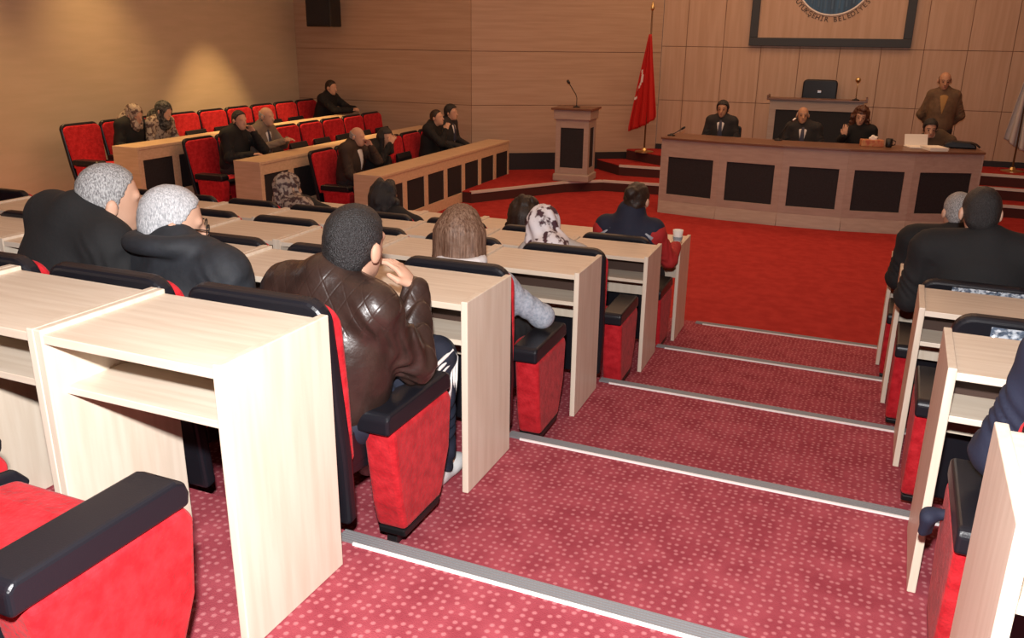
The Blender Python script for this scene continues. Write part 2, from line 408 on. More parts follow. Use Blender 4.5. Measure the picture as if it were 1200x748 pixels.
bocc = {(0, 0), (0, 1), (0, 4), (0, 5), (1, 0), (1, 1), (2, 0), (2, 1), (2, 8)}
YS = [-.208, -1.035, -1.692]
for j in range(3):
    for k in range(BCN[j] + (1 if j == 2 else 0)):
        p = bpt(j, -.10, YS[j] + (k+.5)*BS - .01, BZ[j])
        occ = (j, k) in bocc
        pc_ = place_chair(('RL' if k == 0 else 'R') + ('s' if occ else ''), p.x, p.y, p.z, BANG, '%s red chair, %s, %s' % ('occupied' if occ else 'empty', 'near end' if k == 0 else '%s from near end' % ORD[k], BNAME[j]), 'chairs of the left wall bank')
        pc_.scale.x = 1.2
# ------------------------------------------------------------------ long stage desk in five angled sections
sd_ = empty('stage_desk', (.43, 10.9, GZ))
SP = [(-1.64, 10.74), (-.80, 10.60), (.03, 10.54), (.84, 10.58), (1.62, 10.73), (2.40, 11.04)]
SP = [Vector((x-.43, y-10.9, 0)) for x, y in SP]
SH = 1.07
def sect(a, b):
    d = b-a; return Matrix.Translation(a) @ Matrix.Rotation(math.atan2(d.y, d.x), 4, 'Z'), d.length
inner = []
for a, b in zip(SP, SP[1:]):
    M, L = sect(a, b)
    f = MB(); f.box((0, 0, .80), (L, .04, SH-.03), M); f.box((0, -.0, .17), (L, .04, .27), M)
    f.box((0, 0, .27), (.095, .04, .80), M); f.box((L-.095, 0, .27), (L, .04, .80), M)
    f.prism([(-.05, 0), (.04, 0), (.04, .17), (0, .17), (-.045, .03)], 0, L, 'x', M)
    f.box((0, .016, SH-.19), (L, .02, SH-.18), M)
    o = f.build('front_section', SWOOD, sd_, .004)
    MB().box((.095, .018, .27), (L-.095, .045, .80), M).build('dark_panel', FABRIC, o)
tp = MB()
front = [Vector((p.x, p.y, 0)) for p in SP]; nrm = Vector((0, 1, 0))
poly = [(p.x*1.015, p.y-.03) for p in front] + [(p.x*.97, p.y+.62) for p in front[::-1]]
tp.prism(poly, SH-.03, SH, 'z').build('desktop', mat('stage_desktop', (.16, .075, .045), .35), sd_, .006)
for p, q in ((SP[0], Vector((.0, .60, 0))), (SP[-1], Vector((-.06, .60, 0)))):
    M, L = sect(p, p+q)
    MB().box((0, -.02, 0), (L, .02, SH-.03), M).build('end_panel', SWOOD, sd_, .004)
tag(sd_, 'long wooden stage desk with five black front panels below the stage', 'desk')
# lectern
le = empty('lectern', (-3.36, 11.92, P1), math.radians(4))
b = MB(); b.prism([(-.30, -.26), (.30, -.26), (.30, .26), (-.30, .26)], 0, .12, 'z'); b.build('plinth', SWOOD, le, .02)
b = MB()
for x in (-.27, .19): b.box((x, -.235, .12), (x+.08, -.20, .98))
b.box((-.19, -.235, .12), (.19, -.20, .22)); b.box((-.19, -.235, .85), (.19, -.20, .98))
for x in (-.27, .235):
    b.box((x, -.20, .12), (x+.035, -.13, .98)); b.box((x, .13, .12), (x+.035, .20, .98)); b.box((x, -.13, .12), (x+.035, .13, .22)); b.box((x, -.13, .85), (x+.035, .13, .98))
b.box((-.27, .20, .12), (.27, .235, .98)); b.build('body', SWOOD, le, .003)
MB().box((-.19, -.222, .22), (.19, -.20, .85)).build('dark_panel', FABRIC, le)
for x in (-.258, .237): MB().box((x, -.13, .22), (x+.02, .13, .85)).build('dark_panel', FABRIC, le)
MB().box((-.30, -.27, .98), (.30, .26, 1.13)).build('head_board', SWOOD, le, .01)
MB().box((-.335, -.31, 1.13), (.335, .29, 1.16)).build('top', mat('stage_desktop', (.16, .075, .045), .35), le, .005)
tag(le, 'free-standing wooden lectern with dark panels near the angled wall', 'lectern')
def mic(loc, pts, label, headmat=BLACK, headr=.016, cat='microphone'):
    r = empty('gooseneck_microphone', loc)
    MB().lathe([(.055, 0), (.055, .012), (.02, .02), (.012, .03)], n=16).build('base', BLACK, r)
    MB().tube(pts, .006).build('neck', BLACK if headmat is not BRASS else BRASS, r, smooth=True)
    a = Vector(pts[-1]); d = (a - Vector(pts[-2])).normalized()
    MB().tube([a, a+d*.02, a+d*.05, a+d*.07], [headr*.6, headr, headr, headr*.5], 10).build('head', headmat, r, smooth=True)
    return tag(r, label, cat)
lz = P1+1.161
mic((-3.34, 11.85, lz), [(0, 0, .02), (0, 0, .14), (-.02, 0, .2), (-.09, -.02, .31), (-.12, -.03, .36)], 'dark gooseneck microphone on top of the lectern', headr=.022)
# ------------------------------------------------------------------ president's desk, chair and wall emblem
pd = empty('president_desk', (.16, 13.2, P3), math.radians(2))
b = MB(); b.box((-.70, 0, .82), (.70, .04, .97)); b.box((-.70, 0, 0), (.70, .04, .14)); b.box((-.70, 0, .14), (-.60, .04, .82)); b.box((.60, 0, .14), (.70, .04, .82)); b.build('front_frame', SWOOD, pd, .004)
MB().box((-.60, .015, .14), (.60, .045, .82)).build('dark_panel', FABRIC, pd)
for x in (-.70, .66): MB().box((x, .041, 0), (x+.04, .24, .97)).build('side_panel', SWOOD, pd, .004)
MB().box((-.75, -.04, .97), (.75, .25, 1.0)).build('top', mat('stage_desktop', (.16, .075, .045), .35), pd, .004)
b = MB(); b.box((-.75, -.04, 1.0), (-.72, .25, 1.045)); b.box((.72, -.04, 1.0), (.75, .25, 1.045)); b.build('gallery_rail', mat('stage_desktop', (.16, .075, .045), .35), pd, .004)
tag(pd, 'raised wooden presiding desk with one wide dark panel under the emblem', 'desk')
ch = empty('office_chair', (.14, 13.84, P3))
MB().prism(rrect(-.27, .27, .62, 1.27, .07), .02, .10, 'y').build('backrest', LEATHER, ch, .02, 3)
MB().prism(rrect(-.25, .25, .44, .54, .04), -.42, .05, 'y').build('seat', LEATHER, ch, .02, 3)
MB().lathe([(.03, .07), (.03, .45)], n=12).build('column', BLACK, ch)
b = MB()
for k in range(5):
    a = 2*PI*k/5; b.tube([(0, -.1+.1, .09), (.16*math.cos(a), .16*math.sin(a), .04)], .02)
b.build('foot_star', BLACK, ch)
MB().box((-.03, .0, 1.06), (.03, .018, 1.10)).build('badge', CHROME, ch, .004)
tag(ch, 'tall black leather executive chair behind the raised presiding desk', 'chair')
mic((.73, 13.27, P3+1.001), [(0, 0, .02), (0, 0, .2), (0, -.01, .27)], 'small gold-headed microphone on the raised desk, right end', BRASS, .04)
em = empty('wall_emblem', (.17, 13.97, 1.33), math.radians(3.6))
EW, EH = 1.24, 2.05
b = MB(); b.box((-EW, 0, 0), (EW, .06, .13)); b.box((-EW, 0, EH-.13), (EW, .06, EH)); b.box((-EW, 0, .13), (-EW+.13, .06, EH-.13)); b.box((EW-.13, 0, .13), (EW, .06, EH-.13))
b.build('frame', FRAMEB, em, .006)
MB().box((-EW+.13, .03, .13), (EW-.13, .055, EH-.13)).build('panel', WALLB, em)
ez, er = 1.055, .56
def disc(rin, rout, y0, y1, n=64):
    b = MB(); bm = b.bm; R_ = []
    for k in range(n):
        a = 2*PI*k/n
        R_.append([bm.verts.new((r*math.cos(a), y, ez+r*math.sin(a))) for r, y in ((rin, y0), (rout, y0), (rout, y1), (rin, y1))])
    for k in range(n):
        p, q = R_[k], R_[(k+1) % n]
        for t in range(4): bm.faces.new((p[t], p[(t+1) % 4], q[(t+1) % 4], q[t]))
    return b
disc(.001, er, .016, .029).build('blue_disc', BLUE, em)
disc(er, er+.022, .010, .029).build('ring', WHITE, em)
b = MB()
for k in range(9):
    x = -.42+.105*k; h = math.sqrt(max(er*er-x*x, .01))*.86
    b.box((x-.012, .010, ez-h), (x+.012, .0155, ez+h*(.2 if k % 2 else .5)))
b.build('stripes', mat('emblem_light', (.05, .12, .22), .5), em)
txt = 'B\u00dcY\u00dcK\u015eEH\u0130R BELED\u0130YES\u0130'
n = len(txt); span = math.radians(128)
for k, c in enumerate(txt):
    if c == ' ': continue
    a = -PI/2 - span/2 + span*(k+.5)/n
    cu = bpy.data.curves.new('letter', 'FONT'); cu.body = c; cu.size = .105; cu.align_x = 'CENTER'; cu.align_y = 'CENTER'; cu.extrude = .003
    to_ = bpy.data.objects.new('letter_curve', cu); me = bpy.data.meshes.new_from_object(to_); bpy.data.objects.remove(to_); bpy.data.curves.remove(cu)
    me.materials.clear(); me.materials.append(mat('emblem_text', (.035, .018, .012), .6))
    o = bpy.data.objects.new('letter', me); col.objects.link(o); o.parent = em
    r_ = er+.082
    o.matrix_local = Matrix.Translation((r_*math.cos(a), .026, ez+r_*math.sin(a))) @ Matrix.Rotation(-(a+PI/2), 4, 'Y') @ Matrix.Rotation(PI/2, 4, 'X')
tag(em, 'framed wall emblem with a dark blue disc ringed by lettering', 'emblem')
# ------------------------------------------------------------------ flags
def flag(loc, h, name, label, cloth_mat, width, drop, sgn=1, marks=True, seed=0):
    r = empty(name, loc)
    MB().lathe([(.16, 0), (.16, .015), (.05, .035), (.03, .07)], n=24).build('base', BRASS, r, smooth=False)
    MB().tube([(0, 0, .05), (0, 0, h)], .014, 10).build('pole', mat('pole_wood', (.12, .06, .03), .4), r, smooth=True)
    MB().lathe([(.005, 0), (.03, .03), (.035, .06), (.02, .1), (.003, .16)], (0, 0, h), 12).build('finial', BRASS, r, smooth=True)
    nu, nv = 48, 36; bm = bmesh.new(); g = {}
    for a in range(nu+1):
        for c in range(nv+1):
            u = a/nu; v = c/nv
            sp = (.06 + .94*min(1, v*1.05)**.9)
            z = h-.36 - v*drop - .10*v*(1-u)**2 + .16*v*u**3*(1 if sgn > 0 else 1)
            ph = 2*PI*3.5*u
            x = sgn*((u-.62)*width*sp) + .012*math.sin(ph*2)
            y = -.03 + .055*math.sin(ph)*(.35+.65*v) - .02*u
            g[a, c] = bm.verts.new((x, y, z))
    for a in range(nu):
        for c in range(nv): bm.faces.new((g[a, c], g[a+1, c], g[a+1, c+1], g[a, c+1]))
    me = bpy.data.meshes.new('cloth'); bm.to_mesh(me); bm.free(); me.materials.append(cloth_mat); me.materials.append(WHITE)
    me.polygons.foreach_set('use_smooth', [True]*len(me.polygons))
    if marks:   # visible edges of the white crescent and star, woven into the cloth
        for p in me.polygons:
            a, c = divmod(p.index, nv); u = (a+.5)/nu; v = (c+.5)/nv
            X = (u-.10)/.20; Z = (v-.46)/.11
            if X*X+Z*Z < 1 and (X+.45)**2+Z*Z > .75: p.material_index = 1
            X = (u-.07)/.09; Z = (v-.66)/.035
            if abs(X)+abs(Z) < 1: p.material_index = 1
    o = bpy.data.objects.new('cloth', me); col.objects.link(o); o.parent = r
    s_ = o.modifiers.new('thickness', 'SOLIDIFY'); s_.thickness = .004
    return tag(r, label, 'flag')
flag((-2.58, 13.3, P3), 2.30, 'standing_flag', 'red flag with white crescent and star on a floor pole by the wall', FLAGRED, .48, 1.50)
flag((3.08, 13.75, P3), 2.0, 'standing_flag', 'pale flag on a floor pole at the right edge of the stage', mat('flag_pale', (.5, .47, .46), .7), .5, 1.3, -1, False)
# ------------------------------------------------------------------ wall loudspeaker
sp = empty('wall_loudspeaker', (-7.86, 11.55, 1.55))
MB().box((-.25, -.16, 0), (.25, .16, .62)).build('cabinet', BLACK, sp, .015)
MB().box((-.22, -.172, .03), (.22, -.161, .59)).build('grille', FABRIC, sp, .004)
b = MB(); b.box((-.05, .16, .25), (.05, .33, .35)); b.build('bracket', BLACK, sp)
tag(sp, 'black loudspeaker mounted high on the side wall', 'loudspeaker')
# ------------------------------------------------------------------ people: signed-distance bodies meshed with surface nets
def nrmz(v): v = np.asarray(v, float); return v/(np.linalg.norm(v)+1e-9)
class Vol:
    def __init__(s, h): s.h = h; s.ops = []; s.cuts = []
    def cone(s, a, b, ra, rb, k=.02, wr=0, wf=60, ph=0):
        a = np.array(a, float); b = np.array(b, float); m = max(ra, rb)+abs(wr)
        s.ops.append(('c', a, b, ra, rb, k, np.minimum(a, b)-m, np.maximum(a, b)+m, (wr, wf, ph))); return s
    def ell(s, c, r, M=None, k=.02):
        c = np.array(c, float); r = np.array(r, float); e = np.full(3, r.max()) if M is not None else r
        s.ops.append(('e', c, r, M, 0, k, c-e, c+e, None)); return s
    def cut(s, fn): s.cuts.append(fn); return s
    def mesh(s):
        h = s.h
        lo = np.min([o[6] for o in s.ops], 0) - 4*h; hi = np.max([o[7] for o in s.ops], 0) + 4*h
        n = np.ceil((hi-lo)/h).astype(int)+1
        ax = [lo[i]+np.arange(n[i])*h for i in range(3)]
        D = np.full(n, .3)
        for o in s.ops:
            k = o[5]; m = k+2.5*h
            i0 = np.clip(np.floor((o[6]-m-lo)/h).astype(int), 0, n-1); i1 = np.clip(np.ceil((o[7]+m-lo)/h).astype(int)+1, 1, n)
            X = ax[0][i0[0]:i1[0], None, None]; Y = ax[1][None, i0[1]:i1[1], None]; Z = ax[2][None, None, i0[2]:i1[2]]
            if o[0] == 'c':
                a, b, ra, rb = o[1:5]; wr, wf, ph = o[8]; ba = b-a; L2 = ba@ba+1e-12
                px, py, pz = X-a[0], Y-a[1], Z-a[2]
                t = np.clip((px*ba[0]+py*ba[1]+pz*ba[2])/L2, 0, 1)
                d = np.sqrt((px-t*ba[0])**2+(py-t*ba[1])**2+(pz-t*ba[2])**2) - (ra+(rb-ra)*t)
                if wr: d = d + wr*np.sin(t*math.sqrt(L2)*wf+ph+6*np.sin(px*23+pz*17+ph)+4*py*11)
            else:
                c, r, M = o[1:4]; P = (X-c[0], Y-c[1], Z-c[2])
                if M is not None: P = tuple(M[0, j]*P[0]+M[1, j]*P[1]+M[2, j]*P[2] for j in range(3))
                k0 = np.sqrt((P[0]/r[0])**2+(P[1]/r[1])**2+(P[2]/r[2])**2)
                k1 = np.sqrt((P[0]/r[0]**2)**2+(P[1]/r[1]**2)**2+(P[2]/r[2]**2)**2)
                d = k0*(k0-1)/(k1+1e-9)
            S = D[i0[0]:i1[0], i0[1]:i1[1], i0[2]:i1[2]]
            hh = np.maximum(k-np.abs(S-d), 0)/k
            S[...] = np.minimum(S, d) - hh*hh*k*.25
        if s.cuts:
            X, Y, Z = np.meshgrid(*ax, indexing='ij')
            for fn in s.cuts: D = fn(D, X, Y, Z)
        return surfnets(D, lo, h)
def surfnets(D, lo, h):
    I = D < 0; n = np.array(D.shape)-1
    cnt = np.zeros(n, np.int16); acc = np.zeros((*n, 3), np.float32)
    sl = lambda i, o: slice(o, o+n[i])
    edges = []
    for axis in range(3):
        for u in (0, 1):
            for v in (0, 1):
                a = [0, 0, 0]; oth = [i for i in range(3) if i != axis]; a[oth[0]] = u; a[oth[1]] = v
                b = list(a); b[axis] = 1
                A = D[sl(0, a[0]), sl(1, a[1]), sl(2, a[2])]; B = D[sl(0, b[0]), sl(1, b[1]), sl(2, b[2])]
                idx = np.nonzero((A < 0) != (B < 0)); da = A[idx]; t = da/(da-B[idx])
                p = np.zeros((len(t), 3), np.float32); p[:] = a; p[:, axis] += t
                cnt[idx] += 1; acc[idx] += p
    cells = np.nonzero(cnt > 0)
    vid = np.full(n, -1, np.int64); vid[cells] = np.arange(len(cells[0]))
    V = (np.stack(cells, 1) + acc[cells]/cnt[cells][:, None])*h + lo
    Q = []
    for axis in range(3):
        o1, o2 = [i for i in range(3) if i != axis]
        s0 = [slice(1, n[i]) for i in range(3)]; s0[axis] = slice(0, n[axis]); s1 = list(s0); s1[axis] = slice(1, n[axis]+1)
        A = I[tuple(s0)]; B = I[tuple(s1)]
        e = np.nonzero(A != B); e = [q.copy() for q in e]; flip = A[tuple(e)]
        for i in (o1, o2): e[i] = e[i]+1
        def at(d1, d2):
            q = [x for x in e]; q[o1] = e[o1]-d1; q[o2] = e[o2]-d2; return vid[tuple(q)]
        q = np.stack([at(0, 0), at(1, 0), at(1, 1), at(0, 1)], 1)
        f = flip if axis != 1 else ~flip
        q[~f] = q[~f][:, ::-1]; Q.append(q)
    return V, np.concatenate(Q)
def voltomesh(vol, name, mt, parent=None, loc=None, rz=0):
    V, Q = vol.mesh(); me = bpy.data.meshes.new(name)
    me.vertices.add(len(V)); me.vertices.foreach_set('co', V.astype(np.float32).ravel())
    me.loops.add(len(Q)*4); me.loops.foreach_set('vertex_index', Q.astype(np.int32).ravel())
    me.polygons.add(len(Q)); me.polygons.foreach_set('loop_start', np.arange(0, len(Q)*4, 4, dtype=np.int32))
    me.update(calc_edges=True); me.validate()
    me.polygons.foreach_set('use_smooth', [True]*len(me.polygons)); me.materials.append(mt)
    o = bpy.data.objects.new(name, me); col.objects.link(o)
    if parent: o.parent = parent
    if loc is not None: o.location = loc; o.rotation_euler = (0, 0, rz)
    return o
def rotm(y=0, p=0, r=0):
    """head frame: yaw left+, pitch down+, roll right+ in degrees"""
    return np.array(Matrix.Rotation(math.radians(y), 3, 'Z') @ Matrix.Rotation(math.radians(-p), 3, 'X') @ Matrix.Rotation(math.radians(r), 3, 'Y'))
def hand(V, w_, d, pn, side, curl=.5, sc_=1.0, pinch=False):
    """palm and five fingers: wrist point, direction, palm normal (the side fingers bend to); side +1 right hand"""
    d = nrmz(d); pn = nrmz(np.array(pn)-np.dot(pn, d)*d); x = np.cross(d, pn)*side   # x points to the thumb side
    w_ = np.array(w_, float); L = sc_
    M = np.stack([x, d, pn], 1)
    V.ell(w_+d*.045*L, np.array((.040, .052, .017))*L, M, .012)
    for i, (off, ln, r) in enumerate(((.030, .072, .0092), (.010, .080, .0095), (-.010, .074, .0090), (-.029, .058, .0080))):
        b = w_+d*.085*L+x*off*L; a1 = curl*(.55+.1*i); a2 = a1+curl*.9
        dirx = x*(off*2.2)
        q1 = b+(nrmz(d*math.cos(a1)+pn*math.sin(a1)+dirx))*ln*.5*L
        q2 = q1+(d*math.cos(a2)+pn*math.sin(a2))*ln*.5*L
        V.cone(b-d*.02*L, b, r*L, r*L, .006); V.cone(b, q1, r*L, r*.95*L, .004); V.cone(q1, q2, r*.95*L, r*.8*L, .003)
    t0 = w_+d*.025*L+x*.026*L; t1 = t0+(d*.7+x*.75+pn*.25)*.040*L; t2 = t1+(d*.95+x*.15+pn*.3)*.034*L
    V.cone(t0, t1, .014*L, .0115*L, .012); V.cone(t1, t2, .0110*L, .009*L, .004)
def person(label, loc, rz, sho, head, hrot=(0, 0, 0), pel=(0, 0, .53), armR=None, armL=None, legs='sit', knees=None, jacket=None, jname='jacket', skin=SKIN, hair='short', hairmat=None,
           vox=.012, shw=.175, twist=0, sroll=0, trousers=None, shoes=None, collar=True, shirt=None, tie=None, extras=None, wr=.004, build=1.0, handR=None, handL=None, scarfmat=None, group=None, face=False, footR=None, footL=None, jvox=None, hood=False, beard=None, stripes=False):
    S = np.array(sho, float); P = np.array(pel, float); b = build
    zz = nrmz(S-P); tw = math.radians(twist); sr = math.radians(sroll)
    xx = np.array((math.cos(tw)*math.cos(sr), math.sin(tw)*math.cos(sr), -math.sin(sr))); xx = nrmz(xx-np.dot(xx, zz)*zz*.5); yy = nrmz(np.cross(zz, xx)); zz2 = np.cross(xx, yy)
    TM = np.stack([xx, yy, zz2], 1)
    Hm = rotm(*hrot); top = np.array(head, float)      # top of the skull
    C = top - Hm@np.array((0, -.01, .118))
    nb = S+zz*.045-yy*.015; nt = C+Hm@np.array((0, -.025, -.075))
    shR, shL = S+xx*shw*b, S-xx*shw*b
    if armR is None: armR = (S+xx*.25*b-np.array((0, -.03, .29)), S+xx*.12+np.array((0, .30, -.36)))
    if armL is None: armL = (S-xx*.25*b-np.array((0, -.03, .29)), S-xx*.12+np.array((0, .30, -.36)))
    eR, wR = (np.array(q, float) for q in armR); eL, wL = (np.array(q, float) for q in armL)
    L_ = np.linalg.norm(S-P)
    # --- body
    B = Vol(vox)
    hc = lambda v: C+Hm@np.array(v, float)
    B.ell(hc((0, -.012, .030)), (.076, .095, .090), Hm, .02)
    B.ell(hc((0, .030, -.045)), (.055, .062, .070), Hm, .04)
    B.ell(hc((0, .068, -.092)), (.022, .020, .018), Hm, .03)
    if vox < .013:
        B.cone(hc((0, .088, .012)), hc((0, .108, -.028)), .009, .014, .014)
        B.cone(hc((-.035, .074, .028)), hc((.035, .074, .028)), .012, .012, .016)
        B.cone(hc((-.018, .083, -.060)), hc((.018, .083, -.060)), .009, .009, .012)
        for s_ in (-1, 1): B.ell(hc((s_*.086, -.012, -.006)), (.011, .021, .033), Hm, .006)
    B.cone(nb-zz*.05, nt, .062, .054, .03)
    # inner trunk, arms and legs of the one continuous body
    B.ell(P+zz*.10, (.13*b, .10*b, .15), TM, .06); B.ell(P+zz*(L_-.15), (.14*b, .09*b, .19), TM, .06); B.ell(P+zz*L_*.45, (.13*b, .095*b, .2), TM, .06)
    B.cone(shL*.85+S*.15, shR*.85+S*.15, .05, .05, .05)
    for sh, e, w_ in ((shR, eR, wR), (shL, eL, wL)):
        B.cone(sh, e, .040, .034, .03); B.cone(e, w_, .034, .024, .01)
    for side, e, w_, hd in ((1, eR, wR, handR), (-1, eL, wL, handL)):
        d = nrmz(w_-e)
        if hd is False: B.ell(w_+d*.03, (.03, .03, .03), None, .02)
        elif hd is None: hand(B, w_, d, (0, 0, -1) if abs(d[2]) < .8 else -xx*side, side, .6)
        else: hand(B, w_, hd[0], hd[1], side, hd[2])
    hipR, hipL = P+xx*.085*b, P-xx*.085*b
    if legs == 'sit':
        kn = knees or ((.13, .44, P[2]+.02), (-.13, .44, P[2]+.02))
        fR = footR or (kn[0][0], kn[0][1]+.02, .09); fL = footL or (kn[1][0], kn[1][1]+.02, .09)
    else:
        kn = ((.10, .02, .50), (-.10, .02, .50)); fR, fL = (.11, -.01, .09), (-.11, -.01, .09)
    for hp, k_, f_ in ((hipR, kn[0], fR), (hipL, kn[1], fL)):
        B.cone(hp, k_, .06, .045, .04); B.cone(k_, f_, .042, .034, .02)
        B.cone(f_, np.array(f_)+np.array((0, .10, -.04)), .032, .024, .02)
    root = voltomesh(B, 'person', skin, None, loc, rz)
    tag(root, label, 'person', group)
    # --- jacket
    jv = jvox or vox
    if jacket:
        J = Vol(jv)
        J.ell(P+zz*.05, (.185*b, .150*b, .15), TM, .07); J.ell(P+zz*L_*.42, (.185*b, .145*b, .20), TM, .08); J.ell(P+zz*(L_-.15), (.200*b, .135*b, .20), TM, .08)
        J.cone(shL+zz*-.02, shR+zz*-.02, .068*b, .068*b, .06)
        for q_ in (shL, shR): J.cone(nb+zz*.0, q_*.8+S*.2-zz*.0, .062, .066*b, .06)
        J.cone(nb-zz*.05, nb+(nt-nb)*.15, .085, .070, .04)
        for sh, e, w_, q in ((shR, eR, wR, 0), (shL, eL, wL, 2)):
            we = w_-nrmz(w_-e)*.01
            J.cone(sh-zz*.025, e, .067*b, .057*b, .04, wr, 75, q); J.cone(e, we, .058*b, .044*b, .025, wr, 85, q+1)
        if collar:
            for t in range(15):
                a = 2*PI*t/15
                if hood or True:
                    J.ell(nb+(nt-nb)*.12+xx*.066*math.cos(a)+yy*(.066*math.sin(a)+.01)-zz*(.025*max(0, math.sin(a))), (.020, .020, .030), TM, .012)
        if hood:
            
            for t in range(21):
                a = 2*PI*t/21; J.ell(nb+xx*.135*math.cos(a)+yy*(.11*math.sin(a)-.01)+zz*(.015-.035*max(0, math.sin(a))), (.036, .036, .030), TM, .03)
        jo = voltomesh(J, jname, jacket, root)
    if shirt:
        T = Vol(min(vox, .008))
        T.ell(P+zz*L_*.42, (.185*b+.006, .145*b+.006, .20), TM, .08); T.ell(P+zz*(L_-.15), (.200*b+.006, .135*b+.006, .20), TM, .08); T.cone(nb-zz*.05, nb+(nt-nb)*.22, .090, .074, .04)
        def wedge(D, X, Y, Z):
            px, py, pz = X-nb[0], Y-nb[1], Z-nb[2]
            lx = px*xx[0]+py*xx[1]+pz*xx[2]; ly = px*yy[0]+py*yy[1]+pz*yy[2]; lz_ = px*zz2[0]+py*zz2[1]+pz*zz2[2]
            return np.maximum(np.maximum(D, np.abs(lx)-(.075+lz_*.22)), np.maximum(.03-ly, -.32-lz_))
        voltomesh(T.cut(wedge), 'shirt', shirt, root)
    if tie:
        T = Vol(.007)
        T.ell(P+zz*L_*.42, (.185*b+.013, .145*b+.013, .20), TM, .08); T.ell(P+zz*(L_-.15), (.200*b+.013, .135*b+.013, .20), TM, .08); T.cone(nb-zz*.05, nb+(nt-nb)*.15, .096, .080, .04)
        def wedge2(D, X, Y, Z):
            px, py, pz = X-nb[0], Y-nb[1], Z-nb[2]
            lx = px*xx[0]+py*xx[1]+pz*xx[2]; ly = px*yy[0]+py*yy[1]+pz*yy[2]; lz_ = px*zz2[0]+py*zz2[1]+pz*zz2[2]
            return np.maximum(np.maximum(D, np.abs(lx)-(.018-lz_*.07)), np.maximum(.03-ly, np.maximum(-.30-lz_, lz_-.02)))
        voltomesh(T.cut(wedge2), 'tie', tie, root)
    # --- trousers and shoes
    if trousers:
        T = Vol(vox)
        T.ell(P-zz*.02, (.18*b, .14*b, .11), TM, .05)
        for hp, k_, f_, q in ((hipR, kn[0], fR, 0), (hipL, kn[1], fL, 3)):
            T.cone(hp, k_, .088*b, .068*b, .04, wr*.7, 50, q); T.cone(k_, np.array(f_)+np.array((0, 0, .01)), .066*b, .055*b, .03, wr, 60, q)
        voltomesh(T, 'trousers', trousers, root)
        if stripes:
            k_, f_ = np.array(kn[0]), np.array(fR)
            th_ = hipR*.5+k_*.5
            for t in (-.024, 0, .024):
                pts = [th_+np.array((.076, 0, t)), k_*.75+hipR*.25+np.array((.076, 0, t)), k_+np.array((.066, -.012+t*.4, .012+t*.9)), k_+np.array((.066, .012+t*.9, -.012+t*.4)), k_*.80+f_*.20+np.array((.067, t*.9, 0)), k_*.66+f_*.34+np.array((.060, t*.9, 0))]
                MB().tube(pts, .0065, 8).build('stripe', WHITE, root, smooth=True)
        sm = shoes or mat('dark_shoe', (.015, .012, .012), .4)
        for f_ in (fR, fL):
            H = Vol(min(vox, .009)); f_ = np.array(f_)
            H.ell(f_+np.array((0, -.02, -.035)), (.042, .055, .052), None, .03); H.ell(f_+np.array((0, .09, -.055)), (.046, .10, .036), None, .04)
            H.cut(lambda D, X, Y, Z, g=f_: np.maximum(D, (g[2]-.086)-Z))
            voltomesh(H, 'shoe', sm, root)
    # --- hair or scarf
    hm = hairmat
    if hair:
        hv = min(vox, .010) if vox > .007 else vox
        A = Vol(hv)
        def hf(D, X, Y, Z, fn):
            px, py, pz = X-C[0], Y-C[1], Z-C[2]
            q = [Hm[0, j]*px+Hm[1, j]*py+Hm[2, j]*pz for j in range(3)]
            return fn(D, *q)
        if hair in ('short', 'thick', 'ring', 'grey'):
            t = .008 if hair != 'thick' else .020
            A.ell(hc((0, -.014, .032)), (.077+t, .096+t, .091+t), Hm, .02); A.ell(hc((0, -.05, -.025)), (.066+t*.6, .055+t*.6, .065), Hm, .03)
            def f(D, x, y, z):
                nz = .0012*np.sin(x*170+z*60)*np.sin(z*150+y*90)
                yb_ = np.interp(z, [-.09, -.045, -.028, -.02, .018, .045, .068, .086, .10], [-.045, -.040, -.012, .010, .014, .030, .042, .066, .12])
                yb_ = yb_ + .004*np.sin(z*260+x*140)*np.sin(x*190)
                d = np.maximum(D+nz, (y-yb_)*.7)
                d = np.maximum(d, -(z+.085+.006*np.sin(x*120)))
                if hair == 'ring': d = np.maximum(d, z-.030-np.maximum(-y, 0)*.35)
                return d
            A.cut(lambda D, X, Y, Z: hf(D, X, Y, Z, f))
        elif hair in ('long', 'curly'):
            A.ell(hc((0, -.016, .034)), (.093, .110, .104), Hm, .02)
            bl = .24 if hair == 'long' else .16
            for s_ in (-1, 1):
                A.cone(hc((s_*.055, -.055, .0)), hc((s_*.075, -.055, -bl)), .055, .045, .05)
                A.cone(hc((s_*.078, -.005, .0)), hc((s_*.092, .0, -bl+.02)), .036, .030, .04)
            A.cone(hc((0, -.075, .0)), hc((0, -.085, -bl-.01)), .06, .04, .05)
            if hair == 'curly':
                rr = random.Random(5)
                for t in range(60):
                    a = rr.uniform(0, 2*PI); zz_ = rr.uniform(-.17, .13); rad = .10*math.sqrt(max(.15, 1-max(0, zz_)**2/.018)) if zz_ > 0 else .115
                    x_, y_ = rad*math.cos(a), rad*math.sin(a)
                    if y_ > .045 and zz_ < .09: continue
                    A.ell(hc((x_, y_-.01, zz_+.01)), (.028,)*3, None, .012)
            def f(D, x, y, z):
                nz = .0016*np.sin(np.arctan2(x, -y)*41+z*14)+.002*np.sin(np.arctan2(x, -y)*13-z*9)
                face_ = np.minimum(np.minimum(y-.035, .070-np.abs(x)), .065-z)
                return np.maximum(D+nz, face_)
            A.cut(lambda D, X, Y, Z: hf(D, X, Y, Z, f))
        elif hair == 'bun':
            A.ell(hc((0, -.014, .032)), (.086, .106, .100), Hm, .02); A.ell(hc((0, -.115, .055)), (.045, .04, .045), Hm, .02); A.ell(hc((0, -.05, -.025)), (.07, .06, .07), Hm, .03)
